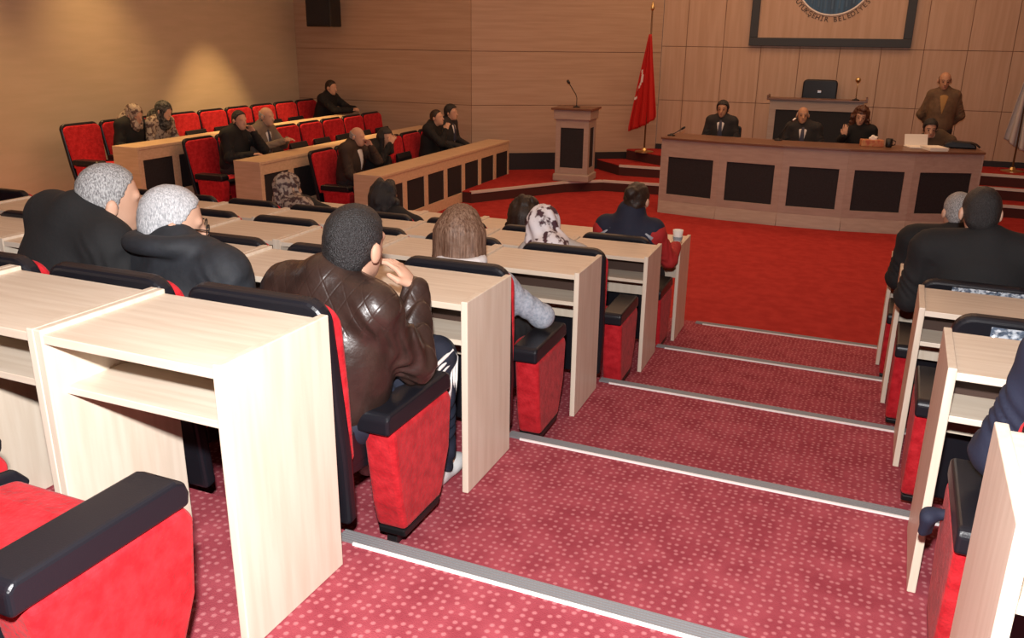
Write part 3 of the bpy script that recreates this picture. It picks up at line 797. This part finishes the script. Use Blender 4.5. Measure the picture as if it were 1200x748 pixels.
            A.cut(lambda D, X, Y, Z: hf(D, X, Y, Z, lambda D, x, y, z: np.maximum(D+.004*np.sin(x*120)*np.sin(z*110), y*.9-z*.75-.045)))
        elif hair == 'scarf':
            A.ell(hc((0, -.018, .032)), (.094, .114, .108), Hm, .02); A.ell(hc((0, -.01, -.08)), (.088, .09, .10), Hm, .05)
            A.cone(hc((0, -.04, -.10)), S+zz*.01-yy*.06, .085, .12, .06); A.cone(hc((0, .02, -.12)), S+zz*.0+yy*.08, .075, .09, .06)
            def f(D, x, y, z):
                nz = .006*np.sin(np.arctan2(x, -y)*9+z*40)
                face_ = np.minimum(y-.045, .058-np.sqrt(x*x+((z+.012)*.72)**2))
                return np.maximum(D+nz, face_)
            A.cut(lambda D, X, Y, Z: hf(D, X, Y, Z, f))
        voltomesh(A, 'headscarf' if hair == 'scarf' else 'hair', hm, root)
    if beard:
        A = Vol(.008); A.ell(hc((0, .036, -.058)), (.060, .066, .066), Hm, .03)
        A.cut(lambda D, X, Y, Z: hf2(D, X, Y, Z, Hm, C))
        voltomesh(A, 'beard', beard, root)
    if face:
        for s_ in (-1, 1):
            b_ = MB(); c = Vector(hc((s_*.032, .081, .006)))
            bmesh.ops.create_uvsphere(b_.bm, u_segments=10, v_segments=8, radius=.009, matrix=Matrix.Translation(c)); b_.build('eye', EYE, root, smooth=True)
            MB().tube([hc((s_*.014, .087, .034)), hc((s_*.034, .086, .040)), hc((s_*.054, .074, .032))], .0035, 6).build('eyebrow', hm or EYE, root, smooth=True)
        MB().tube([hc((-.022, .086, -.062)), hc((0, .094, -.061)), hc((.022, .086, -.062))], [.004, .0065, .004], 8).build('lips', LIP, root, smooth=True)
    return root, dict(C=C, H=Hm, S=S, xx=xx, yy=yy, zz=zz2, P=P, hc=hc)
def hf2(D, X, Y, Z, Hm, C):
    px, py, pz = X-C[0], Y-C[1], Z-C[2]; q = [Hm[0, j]*px+Hm[1, j]*py+Hm[2, j]*pz for j in range(3)]
    return np.maximum(D, np.maximum(q[2]+.03, -.005-q[1]))
# ---- clothing and hair colours
def quilt(name, base):
    m = mat(name, base, .36, tuple(c*1.5 for c in base), (14, 14, 14), coat=.15)
    nt = m.node_tree; b = nt.nodes['Principled BSDF']; tc = nt.nodes.new('ShaderNodeTexCoord')
    hs = []
    sx = nt.nodes.new('ShaderNodeSeparateXYZ'); nt.links.new(tc.outputs['Object'], sx.inputs[0])
    def math_(op, a, b_=None):
        n_ = nt.nodes.new('ShaderNodeMath'); n_.operation = op
        for i, v in enumerate((a, b_)):
            if v is None: continue
            if isinstance(v, (int, float)): n_.inputs[i].default_value = v
            else: nt.links.new(v, n_.inputs[i])
        return n_.outputs[0]
    for sgn in (1, -1):
        u = math_('ADD', sx.outputs[0], math_('MULTIPLY', sx.outputs[2], .62*sgn))
        fr = math_('PINGPONG', math_('MULTIPLY', u, 36), 1.0)
        hs.append(math_('MINIMUM', math_('MULTIPLY', fr, 6), 1.0))
    qh = math_('MULTIPLY', hs[0], hs[1])
    # quilting only on the shoulder yoke; plain leather with soft creases below
    yoke = math_('MINIMUM', math_('MAXIMUM', math_('MULTIPLY', math_('SUBTRACT', .80, sx.outputs[2]), 60), 0), 1)
    qh = math_('MAXIMUM', qh, yoke)
    nz = nt.nodes.new('ShaderNodeTexNoise'); nz.inputs['Scale'].default_value = 16; nz.inputs['Detail'].default_value = 4
    nt.links.new(tc.outputs['Object'], nz.inputs['Vector'])
    hgt = math_('ADD', math_('MULTIPLY', qh, .10), math_('MULTIPLY', nz.outputs[0], .8))
    bp = nt.nodes.new('ShaderNodeBump'); bp.inputs['Strength'].default_value = .55; bp.inputs['Distance'].default_value = .012
    nt.links.new(hgt, bp.inputs['Height']); nt.links.new(bp.outputs[0], b.inputs['Normal'])
    return m
BROWNL = quilt('brown_leather_jacket', (.026, .014, .011))
BLACKW = mat('black_wool', (.007, .007, .008), .85, bump=.15, bscale=60)
BLACKC = mat('black_coat', (.010, .012, .016), .75, (.016, .019, .025), (20, 20, 20), bump=.3, bscale=25)
NAVY = mat('navy_cloth', (.010, .014, .035), .8, bump=.1)
NAVYT = mat('navy_track', (.012, .016, .032), .7)
DKGREY = mat('dark_suit', (.018, .017, .019), .8)
BROWNC = mat('brown_coat', (.035, .020, .014), .8)
GREYS = mat('grey_suit', (.17, .13, .10), .8)
OLIVE = mat('olive_jacket', (.11, .065, .035), .8, (.15, .09, .05), (20, 20, 20))
TANSH = mat('tan_shirt', (.34, .19, .06), .7)
OLIVES = mat('olive_knit', (.10, .065, .038), .85)
GREYK = mat('grey_knit', (.26, .30, .36), .9, (.42, .46, .52), (70, 70, 70), bump=.2, bscale=150)
SHIRT = mat('shirt_white', (.70, .68, .68), .7)
TIE = mat('tie_dark', (.03, .035, .07), .6)
HBLK = mat('hair_black', (.007, .006, .006), .5, (.030, .028, .029), (260, 260, 110), bump=.7, bscale=240)
HDK = mat('hair_dark_brown', (.016, .009, .006), .5, (.035, .02, .013), (90, 90, 30), bump=.4, bscale=120)
HGREY = mat('hair_grey', (.13, .125, .13), .6, (.46, .46, .46), (230, 230, 90), bump=.5, bscale=260)
HWHITE = mat('hair_white', (.30, .31, .33), .6, (.62, .62, .64), (230, 230, 90), bump=.5, bscale=260)
HBROWN = mat('hair_brown', (.085, .036, .018), .62, (.25, .15, .10), (150, 150, 7), bump=.4, bscale=60)
HRED = mat('hair_auburn', (.06, .02, .010), .45, (.11, .04, .02), (50, 50, 30), bump=.5, bscale=60)
SCARFW = mat('scarf_floral', (.70, .66, .68), .7, (.06, .02, .03), (17, 17, 17), mixlo=.50, mixhi=.56)
SCARFG = mat('scarf_patterned', (.34, .27, .22), .7, (.06, .03, .03), (30, 30, 30), mixlo=.46, mixhi=.54)
SCARFD = mat('scarf_dark', (.10, .10, .09), .7, (.015, .015, .015), (26, 26, 26), mixlo=.46, mixhi=.54)
SCARFB = mat('scarf_beige', (.42, .34, .27), .7, (.10, .06, .05), (22, 22, 22), mixlo=.48, mixhi=.56)
SHOEW = mat('white_shoe', (.72, .72, .72), .5)
REDSL = mat('red_sleeve', (.42, .02, .02), .8)
def seat(i, x, side='L'):
    """pelvis spot of a hall seat in world coordinates"""
    if side == 'L':
        p = rowframe(i) @ Vector((x-.022, -DY+.435+.29, 0)); return (p.x, p.y, p.z), ANG[i]
    return (x, (i-1)*DY+.435+RYO[i]+.28, -i*DZ), 0
# 1 the man in the brown leather jacket
l, a = seat(1, -.275)
person('man in a quilted brown leather jacket at the aisle, hand to his face', l, a, (.045, .03, .875), (.115, .09, 1.135), (-8, 4, 4), pel=(.03, .02, .50),
       armR=((.26, .17, .625), (.185, .31, .835)), armL=((-.20, .16, .62), (-.06, .36, .68)), handR=((-.62, -.12, .78), (-.78, -.2, -.6), .55),
       knees=((.175, .47, .535), (-.12, .45, .53)), footR=(.165, .50, .09), jacket=BROWNL, trousers=NAVYT, shoes=SHOEW, hairmat=HBLK, vox=.006, jvox=.006, wr=.006, stripes=True, shw=.168, twist=-6, sroll=3, hair='short', build=1.03)
# 2, 3 the two grey-haired men in black coats
l, a = seat(1, -1.42)
person('grey-haired man in a black coat, leftmost of the two in the second row', l, a, (.155, .05, .985), (.245, .12, 1.185), (-35, 6, 8), pel=(0, 0, .50), jacket=BLACKW, jname='coat', hairmat=HGREY, hair='grey', vox=.007, wr=.005, build=1.12, shw=.165, twist=-12, sroll=3, handR=False, handL=False, trousers=DKGREY)
l, a = seat(1, -.83)
g2, gi = person('white-haired man in a hooded dark coat leaning beside the grey-haired man', l, a, (-.02, .07, .90), (-.055, .12, 1.13), (-42, 14, 6), pel=(0.05, 0, .48), jacket=BLACKC, jname='coat', hairmat=HWHITE, hair='grey', vox=.007, wr=.005, build=1.1, shw=.20, sroll=6, twist=-10, hood=True, handR=False, handL=False, trousers=DKGREY)
# spectacles on both
def specs(root, info, m=BLACK):
    hc = info['hc']
    b = MB()
    for s_ in (-1, 1):
        b.tube([hc((s_*.088, -.03, .014)), hc((s_*.086, .05, .014)), hc((s_*.068, .105, .012))], .0022, 6)
        pts = [hc((s_*.036+.026*math.cos(t), .108, .002+.02*math.sin(t))) for t in [2*PI*k/14 for k in range(15)]]
        b.tube(pts, .0022, 6)
    b.tube([hc((-.012, .11, .006)), hc((.012, .11, .006))], .0022, 6)
    b.build('spectacles', m, root, smooth=True)
specs(g2, gi)
# 4 brown-haired woman in grey knit
l, a = seat(2, -.36)
person('woman with long brown hair and grey knit sweater in the third row', l, a, (-.01, .05, .775), (-.065, .11, 1.095), (6, 6, 0), pel=(.03, .0, .47), armR=((.30, .18, .615), (.12, .36, .62)), jacket=GREYK, jname='sweater', hairmat=HBROWN, hair='long', vox=.008, wr=.002, build=.92, shw=.18, trousers=DKGREY, handR=False, handL=False, collar=True)
wc = bpy.data.objects['person.003']; V_ = Vol(.007)
for t in range(17):
    t_ = 2*PI*t/17; V_.ell((-.04+.095*math.cos(t_), .045+.085*math.sin(t_), .872), (.026, .026, .030), None, .02)
voltomesh(V_, 'white_collar', SHIRT, wc)
# 5 scarf, 6 dark-haired, 7 navy and red
l, a = seat(3, -.42)
person('woman in a white and purple floral headscarf in the fourth row', l, a, (-.02, .06, .83), (-.10, .10, 1.075), (0, 6, 0), pel=(0, 0, .48), jacket=mat('pale_coat', (.42, .40, .38), .8), jname='coat', hairmat=SCARFW, hair='scarf', vox=.010, build=.9, handR=False, handL=False, trousers=DKGREY)
l, a = seat(4, -1.02)
person('dark-haired person in black in the front row beyond the floral scarf', l, a, (0, .06, .80), (-.06, .12, 1.06), (10, 8, 0), pel=(0, 0, .46), jacket=BLACKW, hairmat=HDK, hair='curly', vox=.010, build=.9, handR=False, handL=False, trousers=DKGREY)
l, a = seat(4, -.28)
nv, ni = person('person in a navy jacket with red sleeves in the front row at the aisle', l, a, (.0, .10, .93), (.03, .16, 1.235), (-12, 8, 0), pel=(0, 0, .50), armR=((.27, .22, .70), (.26, .48, .74)), armL=((-.27, .20, .66), (-.14, .42, .72)), jacket=REDSL, hairmat=HDK, hair='bun', vox=.010, shw=.185, build=1.0, trousers=DKGREY)
V_ = Vol(.010)
P_, S_ = ni['P'], ni['S']; TM_ = np.stack([ni['xx'], ni['yy'], ni['zz']], 1)
L__ = np.linalg.norm(S_-P_)
V_.ell(P_+ni['zz']*.05, (.195, .160, .15), TM_, .07); V_.ell(P_+ni['zz']*L__*.42, (.195, .155, .20), TM_, .08); V_.ell(P_+ni['zz']*(L__-.15), (.210, .146, .21), TM_, .08); V_.cone(S_-ni['xx']*.165, S_+ni['xx']*.165, .088, .088, .05)
V_.cone(S_+ni['zz']*.02-ni['yy']*.01, S_+ni['zz']*.105, .115, .104, .04)
voltomesh(V_, 'vest', NAVY, nv)
for s_ in (-1, 1): MB().tube([S_+ni['xx']*s_*.10+np.array((0, -.088, .01)), S_+ni['xx']*s_*.185+np.array((0, -.085, -.045))], .014, 8).build('shoulder_patch', mat('pale_patch', (.4, .45, .5), .7), nv, smooth=True)
# 8, 9 further along the front row
l, a = seat(4, -2.12)
person('dark curly-haired person in black in the front row, middle of the desks', l, a, (0, .06, .82), (-.12, .10, 1.10), (-20, 6, 0), pel=(0, 0, .46), jacket=BLACKW, hairmat=HBLK, hair='curly', vox=.010, build=.95, handR=False, handL=False, trousers=DKGREY)
l, a = seat(4, -3.02)
person('woman in a patterned headscarf and black coat at the far left front seats', l, a, (.08, .04, .84), (-.10, .06, 1.12), (-25, 4, 0), pel=(0.05, 0, .48), jacket=BLACKW, jname='coat', hairmat=SCARFG, hair='scarf', vox=.010, build=1.05, handR=False, handL=False, trousers=DKGREY)
# 10, 11, 12 right-hand bank
l, a = seat(3, 1.74, 'R')
person('man with short dark hair in a black jacket on the right, back to us', l, a, (.03, .02, 1.06), (-.02, .06, 1.345), (8, 4, 0), pel=(.03, 0, .54), jacket=BLACKW, hairmat=HBLK, hair='short', vox=.008, build=1.2, shw=.21, handR=False, handL=False, trousers=DKGREY)
l, a = seat(4, 1.72, 'R')
person('grey-haired man in black one row further on the right, leaning left', l, a, (.02, .06, 1.03), (.0, .12, 1.315), (20, 4, 0), pel=(.0, 0, .54), jacket=BLACKW, hairmat=HGREY, hair='short', vox=.010, build=1.2, shw=.21, handR=False, handL=False, trousers=DKGREY)
l, a = seat(1, 1.895, 'R')
person('person in a navy coat cut off by the right edge of the picture', l, a, (-.01, .12, .97), (.02, .22, 1.24), (0, 10, 0), pel=(0.0, 0, .53), armL=((-.27, .20, .64), (-.20, .42, .66)), jacket=NAVY, jname='coat', hairmat=HDK, hair='short', vox=.009, trousers=NAVYT, build=1.1, handR=False)
# ---- wall bank, facing right
def bseat(j, k, dn=0, dt=0):
    p = bpt(j, -.10+.30+dn, YS[j]+(k+.5)*BS+dt, BZ[j]); return (p.x, p.y, p.z), BANG
l, a = bseat(0, .35)
person('bald man in a brown coat, near end of the front wall row, hand to chin', l, a, (0, .08, .98), (-.02, .16, 1.23), (0, 8, 0), jacket=BROWNC, jname='coat', hairmat=HGREY, hair='ring', vox=.010, shirt=SHIRT, skin=SKIN, armR=((.24, .16, .66), (.16, .36, .50)), armL=((-.2, .34, .78), (-.10, .30, .98)), trousers=DKGREY, build=1.1)
l, a = bseat(0, 1.25)
person('dark-haired woman in black beside the bald man, turned towards him', l, a, (0, .12, .90), (-.05, .24, 1.17), (-20, 6, 6), jacket=BLACKW, hairmat=HBLK, hair='long', vox=.010, armR=((.2, .3, .76), (.08, .38, .98)), trousers=DKGREY, build=.95)
l, a = bseat(0, 4.2)
person('man in black with raised hand on the front row, leftmost of the far pair', l, a, (0, .08, 1.03), (0, .14, 1.29), (0, -6, 0), jacket=BLACKW, hairmat=HDK, vox=.010, armR=((.18, .32, .80), (.06, .34, 1.0)), trousers=DKGREY)
l, a = bseat(0, 5.1)
person('man in dark suit and tie at the far end of the front row', l, a, (0, .08, 1.05), (0, .14, 1.33), (0, 2, 0), jacket=DKGREY, hairmat=HBLK, vox=.010, hair='thick', shirt=SHIRT, tie=TIE, trousers=DKGREY, build=1.08)
l, a = bseat(1, .5)
person('dark-haired man in black in the middle row, hand at his mouth', l, a, (0, .08, 1.0), (-.02, .14, 1.27), (-12, 4, 0), jacket=BLACKW, hairmat=HBLK, vox=.010, armL=((-.18, .36, .78), (-.06, .32, 1.0)), armR=((.25, .15, .7), (.1, .38, .74)), trousers=DKGREY, build=1.1)
l, a = bseat(1, 1.35)
person('balding man in a grey suit clasping his hands in the middle row', l, a, (0, .10, 1.0), (-.02, .18, 1.28), (0, 6, 0), jacket=GREYS, hairmat=HGREY, hair='ring', vox=.010, shirt=SHIRT, tie=TIE, armR=((.25, .24, .77), (.04, .46, .86)), armL=((-.25, .24, .77), (-.04, .46, .87)), trousers=DKGREY)
l, a = bseat(2, .75)
person('woman in a beige scarf and black coat, near end of the top row', l, a, (-.02, .10, .93), (-.02, .20, 1.15), (0, 20, 8), jacket=BLACKW, jname='coat', hairmat=SCARFB, hair='scarf', vox=.010, handR=False, handL=False, trousers=DKGREY, build=1.0)
l, a = bseat(2, 1.45)
person('woman in a dark grey headscarf leaning forward in the top row', l, a, (0, .20, .93), (0, .32, 1.17), (0, 18, 0), jacket=SCARFB, jname='shawl', hairmat=SCARFD, hair='scarf', vox=.010, handR=False, handL=False, trousers=DKGREY, build=.95)
l, a = bseat(2, 8.15)
person('lone man in black leaning on the far end of the top row desk', l, a, (0, .16, 1.0), (0, .24, 1.28), (0, 10, 0), jacket=BLACKW, hairmat=HDK, vox=.010, armR=((.22, .42, .80), (.06, .66, .80)), armL=((-.22, .42, .80), (-.04, .66, .82)), trousers=DKGREY, build=1.1)
# ---- stage: facing the hall
def stage(x, y): return (x, y, P1), PI
def stage_chair(x, y, z, label):
    r = empty('conference_chair', (x, y, z), PI)
    MB().prism(rrect(-.23, .23, .50, .92, .05), -.22, -.16, 'y').build('backrest', LEATHER, r, .015, 3)
    MB().prism(rrect(-.23, .23, .36, .43, .03), -.18, .26, 'y').build('seat', LEATHER, r, .015, 3)
    for sx in (-.2, .2):
        for sy in (-.14, .22): MB().tube([(sx, sy, 0), (sx*.95, sy*.95, .37)], .013).build('leg', CHROME, r, smooth=True)
    b = MB()
    for sx in (-.2, .2): b.tube([(sx, -.16, .38), (sx, -.19, .6)], .013)
    b.build('back_frame', CHROME, r)
    tag(r, label, 'chair', 'black chairs behind the stage desk')
SPOTS = [(-1.10, 12.5), (.09, 12.5), (.90, 12.5), (1.86, 12.36)]
SL = ['behind the young man in a suit', 'behind the older man at the microphone', 'behind the curly-haired woman', 'behind the person with the laptop']
for (x, y), s_ in zip(SPOTS, SL): stage_chair(x, y, P1, 'black chair at the stage desk, ' + s_)
l, a = stage(-1.13, 12.45)
person('young man in a dark suit and tie at the left of the stage desk', l, a, (0, .08, 1.03), (0, .12, 1.31), (0, 6, 0), jacket=DKGREY, hairmat=HBLK, hair='thick', vox=.009, shirt=SHIRT, tie=TIE, face=True, trousers=DKGREY, skin=SKIND)
l, a = stage(.09, 12.45)
person('older balding man in a suit speaking into a microphone at the stage desk', l, a, (0, .08, .99), (.03, .12, 1.27), (10, 2, 0), jacket=DKGREY, hairmat=HGREY, hair='ring', vox=.009, shirt=SHIRT, tie=TIE, face=True, trousers=DKGREY, build=1.08, skin=SKIND)
l, a = stage(.88, 12.45)
person('curly auburn-haired woman in black with one hand raised at the stage desk', l, a, (0, .10, 1.0), (.0, .18, 1.29), (4, 16, -6), jacket=BLACKW, hairmat=HRED, hair='curly', vox=.009, face=True, trousers=DKGREY, armR=((.24, .26, .84), (.19, .46, .92)), handR=((.0, .1, 1), (-.3, -1, 0), .25), build=.95)
l, a = stage(1.82, 12.30)
person('dark-haired person in olive bending over the laptop at the stage desk', l, a, (-.10, .16, .94), (.03, .30, 1.19), (10, 16, 0), jacket=OLIVES, jname='sweater', hairmat=HBLK, hair='thick', vox=.009, face=True, trousers=DKGREY, build=.95)
person('standing bald man in an olive jacket with hands behind his back', (1.93, 12.86, P1), PI, (0, .0, 1.50), (0.02, .06, 1.80), (6, 14, 0), pel=(0, 0, 1.0), shw=.155, jacket=OLIVE, hairmat=HDK, hair='ring', vox=.010, shirt=TANSH, face=True, legs='stand', trousers=DKGREY, skin=SKIND, armR=((.265, -.05, 1.20), (.09, -.19, 1.0)), armL=((-.265, -.05, 1.20), (-.09, -.19, 1.0)), build=1.0)
# ---- things on the stage desk
DT = GZ+SH+.001
mic((-.12, 11.1, DT), [(0, 0, .02), (.03, .02, .10), (.10, .06, .22), (.15, .09, .26)], 'silver-headed gooseneck microphone before the older man on the stage desk', CHROME, .018)
mic((-1.58, 10.95, DT), [(0, 0, .02), (.04, .0, .03), (.10, .02, .07), (.13, .02, .09)], 'low dark gooseneck microphone at the left end of the stage desk')
lp = empty('laptop', (1.66, 11.17, DT), math.radians(-160))
MB().box((-.16, -.12, 0), (.16, .12, .018)).build('keyboard_base', PAPER, lp, .004)
MB().box((-.15, -.006, 0), (.15, .004, .145), Matrix.Translation((0, -.12, .015)) @ Matrix.Rotation(math.radians(14), 4, 'X')).build('lid', PAPER, lp, .004)
tag(lp, 'open white laptop before the person in olive on the stage desk', 'laptop')
b = MB()
for k in range(7): b.box((-.11+random.uniform(-.01, .01), -.15, k*.006), (.11+random.uniform(-.01, .01), .15, k*.006+.005))
o = b.build('paper_stack', PAPER); o.location = (1.83, 10.98, DT); o.rotation_euler = (0, 0, .4); tag(o, 'small stack of white papers beside the laptop', 'papers')
bk = empty('tissue_box', (1.08, 11.02, DT), math.radians(12))
MB().box((-.14, -.07, 0), (.14, .07, .085)).build('box', mat('gold_box', (.55, .28, .12), .5, (.45, .10, .05), (25, 25, 25)), bk, .006)
bm = bmesh.new(); bmesh.ops.create_icosphere(bm, subdivisions=3, radius=.05)
for v in bm.verts: v.co = Vector((v.co.x*1.1, v.co.y*.6, v.co.z*.8)) * (1+.22*math.sin(v.co.x*90)*math.cos(v.co.z*70))
b = MB(); b.bm.free(); b.bm = bm; o = b.build('tissue', PAPER, bk, smooth=True); o.location = (0.02, 0, .10)
tag(bk, 'red and gold tissue box in front of the curly-haired woman', 'tissue box')
cp = empty('black_mug', (1.29, 11.0, DT))
MB().lathe([(.034, 0), (.042, .01), (.044, .11), (.040, .11), (.036, .02)], n=20).build('body', BLACK, cp, smooth=True)
MB().tube([(.042, 0, .09), (.075, 0, .08), (.075, 0, .035), (.042, 0, .025)], .007).build('handle', BLACK, cp, smooth=True)
tag(cp, 'black mug beside the tissue box on the stage desk', 'mug')
bg = empty('handbag', (2.14, 11.35, DT))
MB().prism([(-.2, 0), (.2, 0), (.19, .05), (.12, .085), (-.1, .095), (-.18, .06)], -.08, .08, 'y').build('body', LEATHER, bg, .02, 3)
MB().tube([(.12, 0, .08), (.19, 0, .06), (.24, -.01, .02)], .012).build('strap', BROWNC, bg, smooth=True)
tag(bg, 'low black bag lying on the right end of the stage desk', 'bag')
# paper cup on the aisle end of the last desk row
pz = rowframe(4) @ Vector((-.045, .09, DH))
pc = empty('paper_cup', (pz.x, pz.y, pz.z-.012+.013))
MB().lathe([(.028, 0), (.039, .095), (.036, .095), (.026, .006)], n=24).build('cup', PAPER, pc, smooth=True)
MB().lathe([(.0395, .045), (.0362, .045+.001), (.034, .02)], n=24).build('printed_band', mat('cup_band', (.30, .34, .38), .6), pc)
tag(pc, 'white paper cup standing on the aisle end of the last left desk row', 'cup')
# small things on the right-hand chairs
b = MB(); b.box((-.022, -.035, 0), (.022, .035, .004)); b.box((-.022, -.039, -.03), (.022, -.035, .004))
o = b.build('paper_tag', PAPER); o.location = (RX[2]+.10, DY+.435+RYO[2]+.265, -2*DZ+.5495); tag(o, 'white paper tag lying on the armrest of the nearer right-hand aisle chair', 'tag')
o = dup(o, (RX[3]+.10, 2*DY+.435+RYO[3]+.265, -3*DZ+.5495)); tag(o, 'white paper tag on the armrest of the chair of the man in black', 'tag')
V_ = Vol(.006)
V_.cone((.06, 0, .03), (0, .0, .02), .014, .016, .01); V_.cone((.0, -.02, .015), (-.006, .0, -.04), .017, .012, .03); V_.cone((.012, .02, .01), (.012, .02, -.045), .014, .008, .03)
o = voltomesh(V_, 'navy_garment', NAVY); o.location = (RX[1]-.002, 1.03, -DZ+.37); tag(o, 'fold of a navy garment hanging beside the nearest right aisle chair', 'garment')
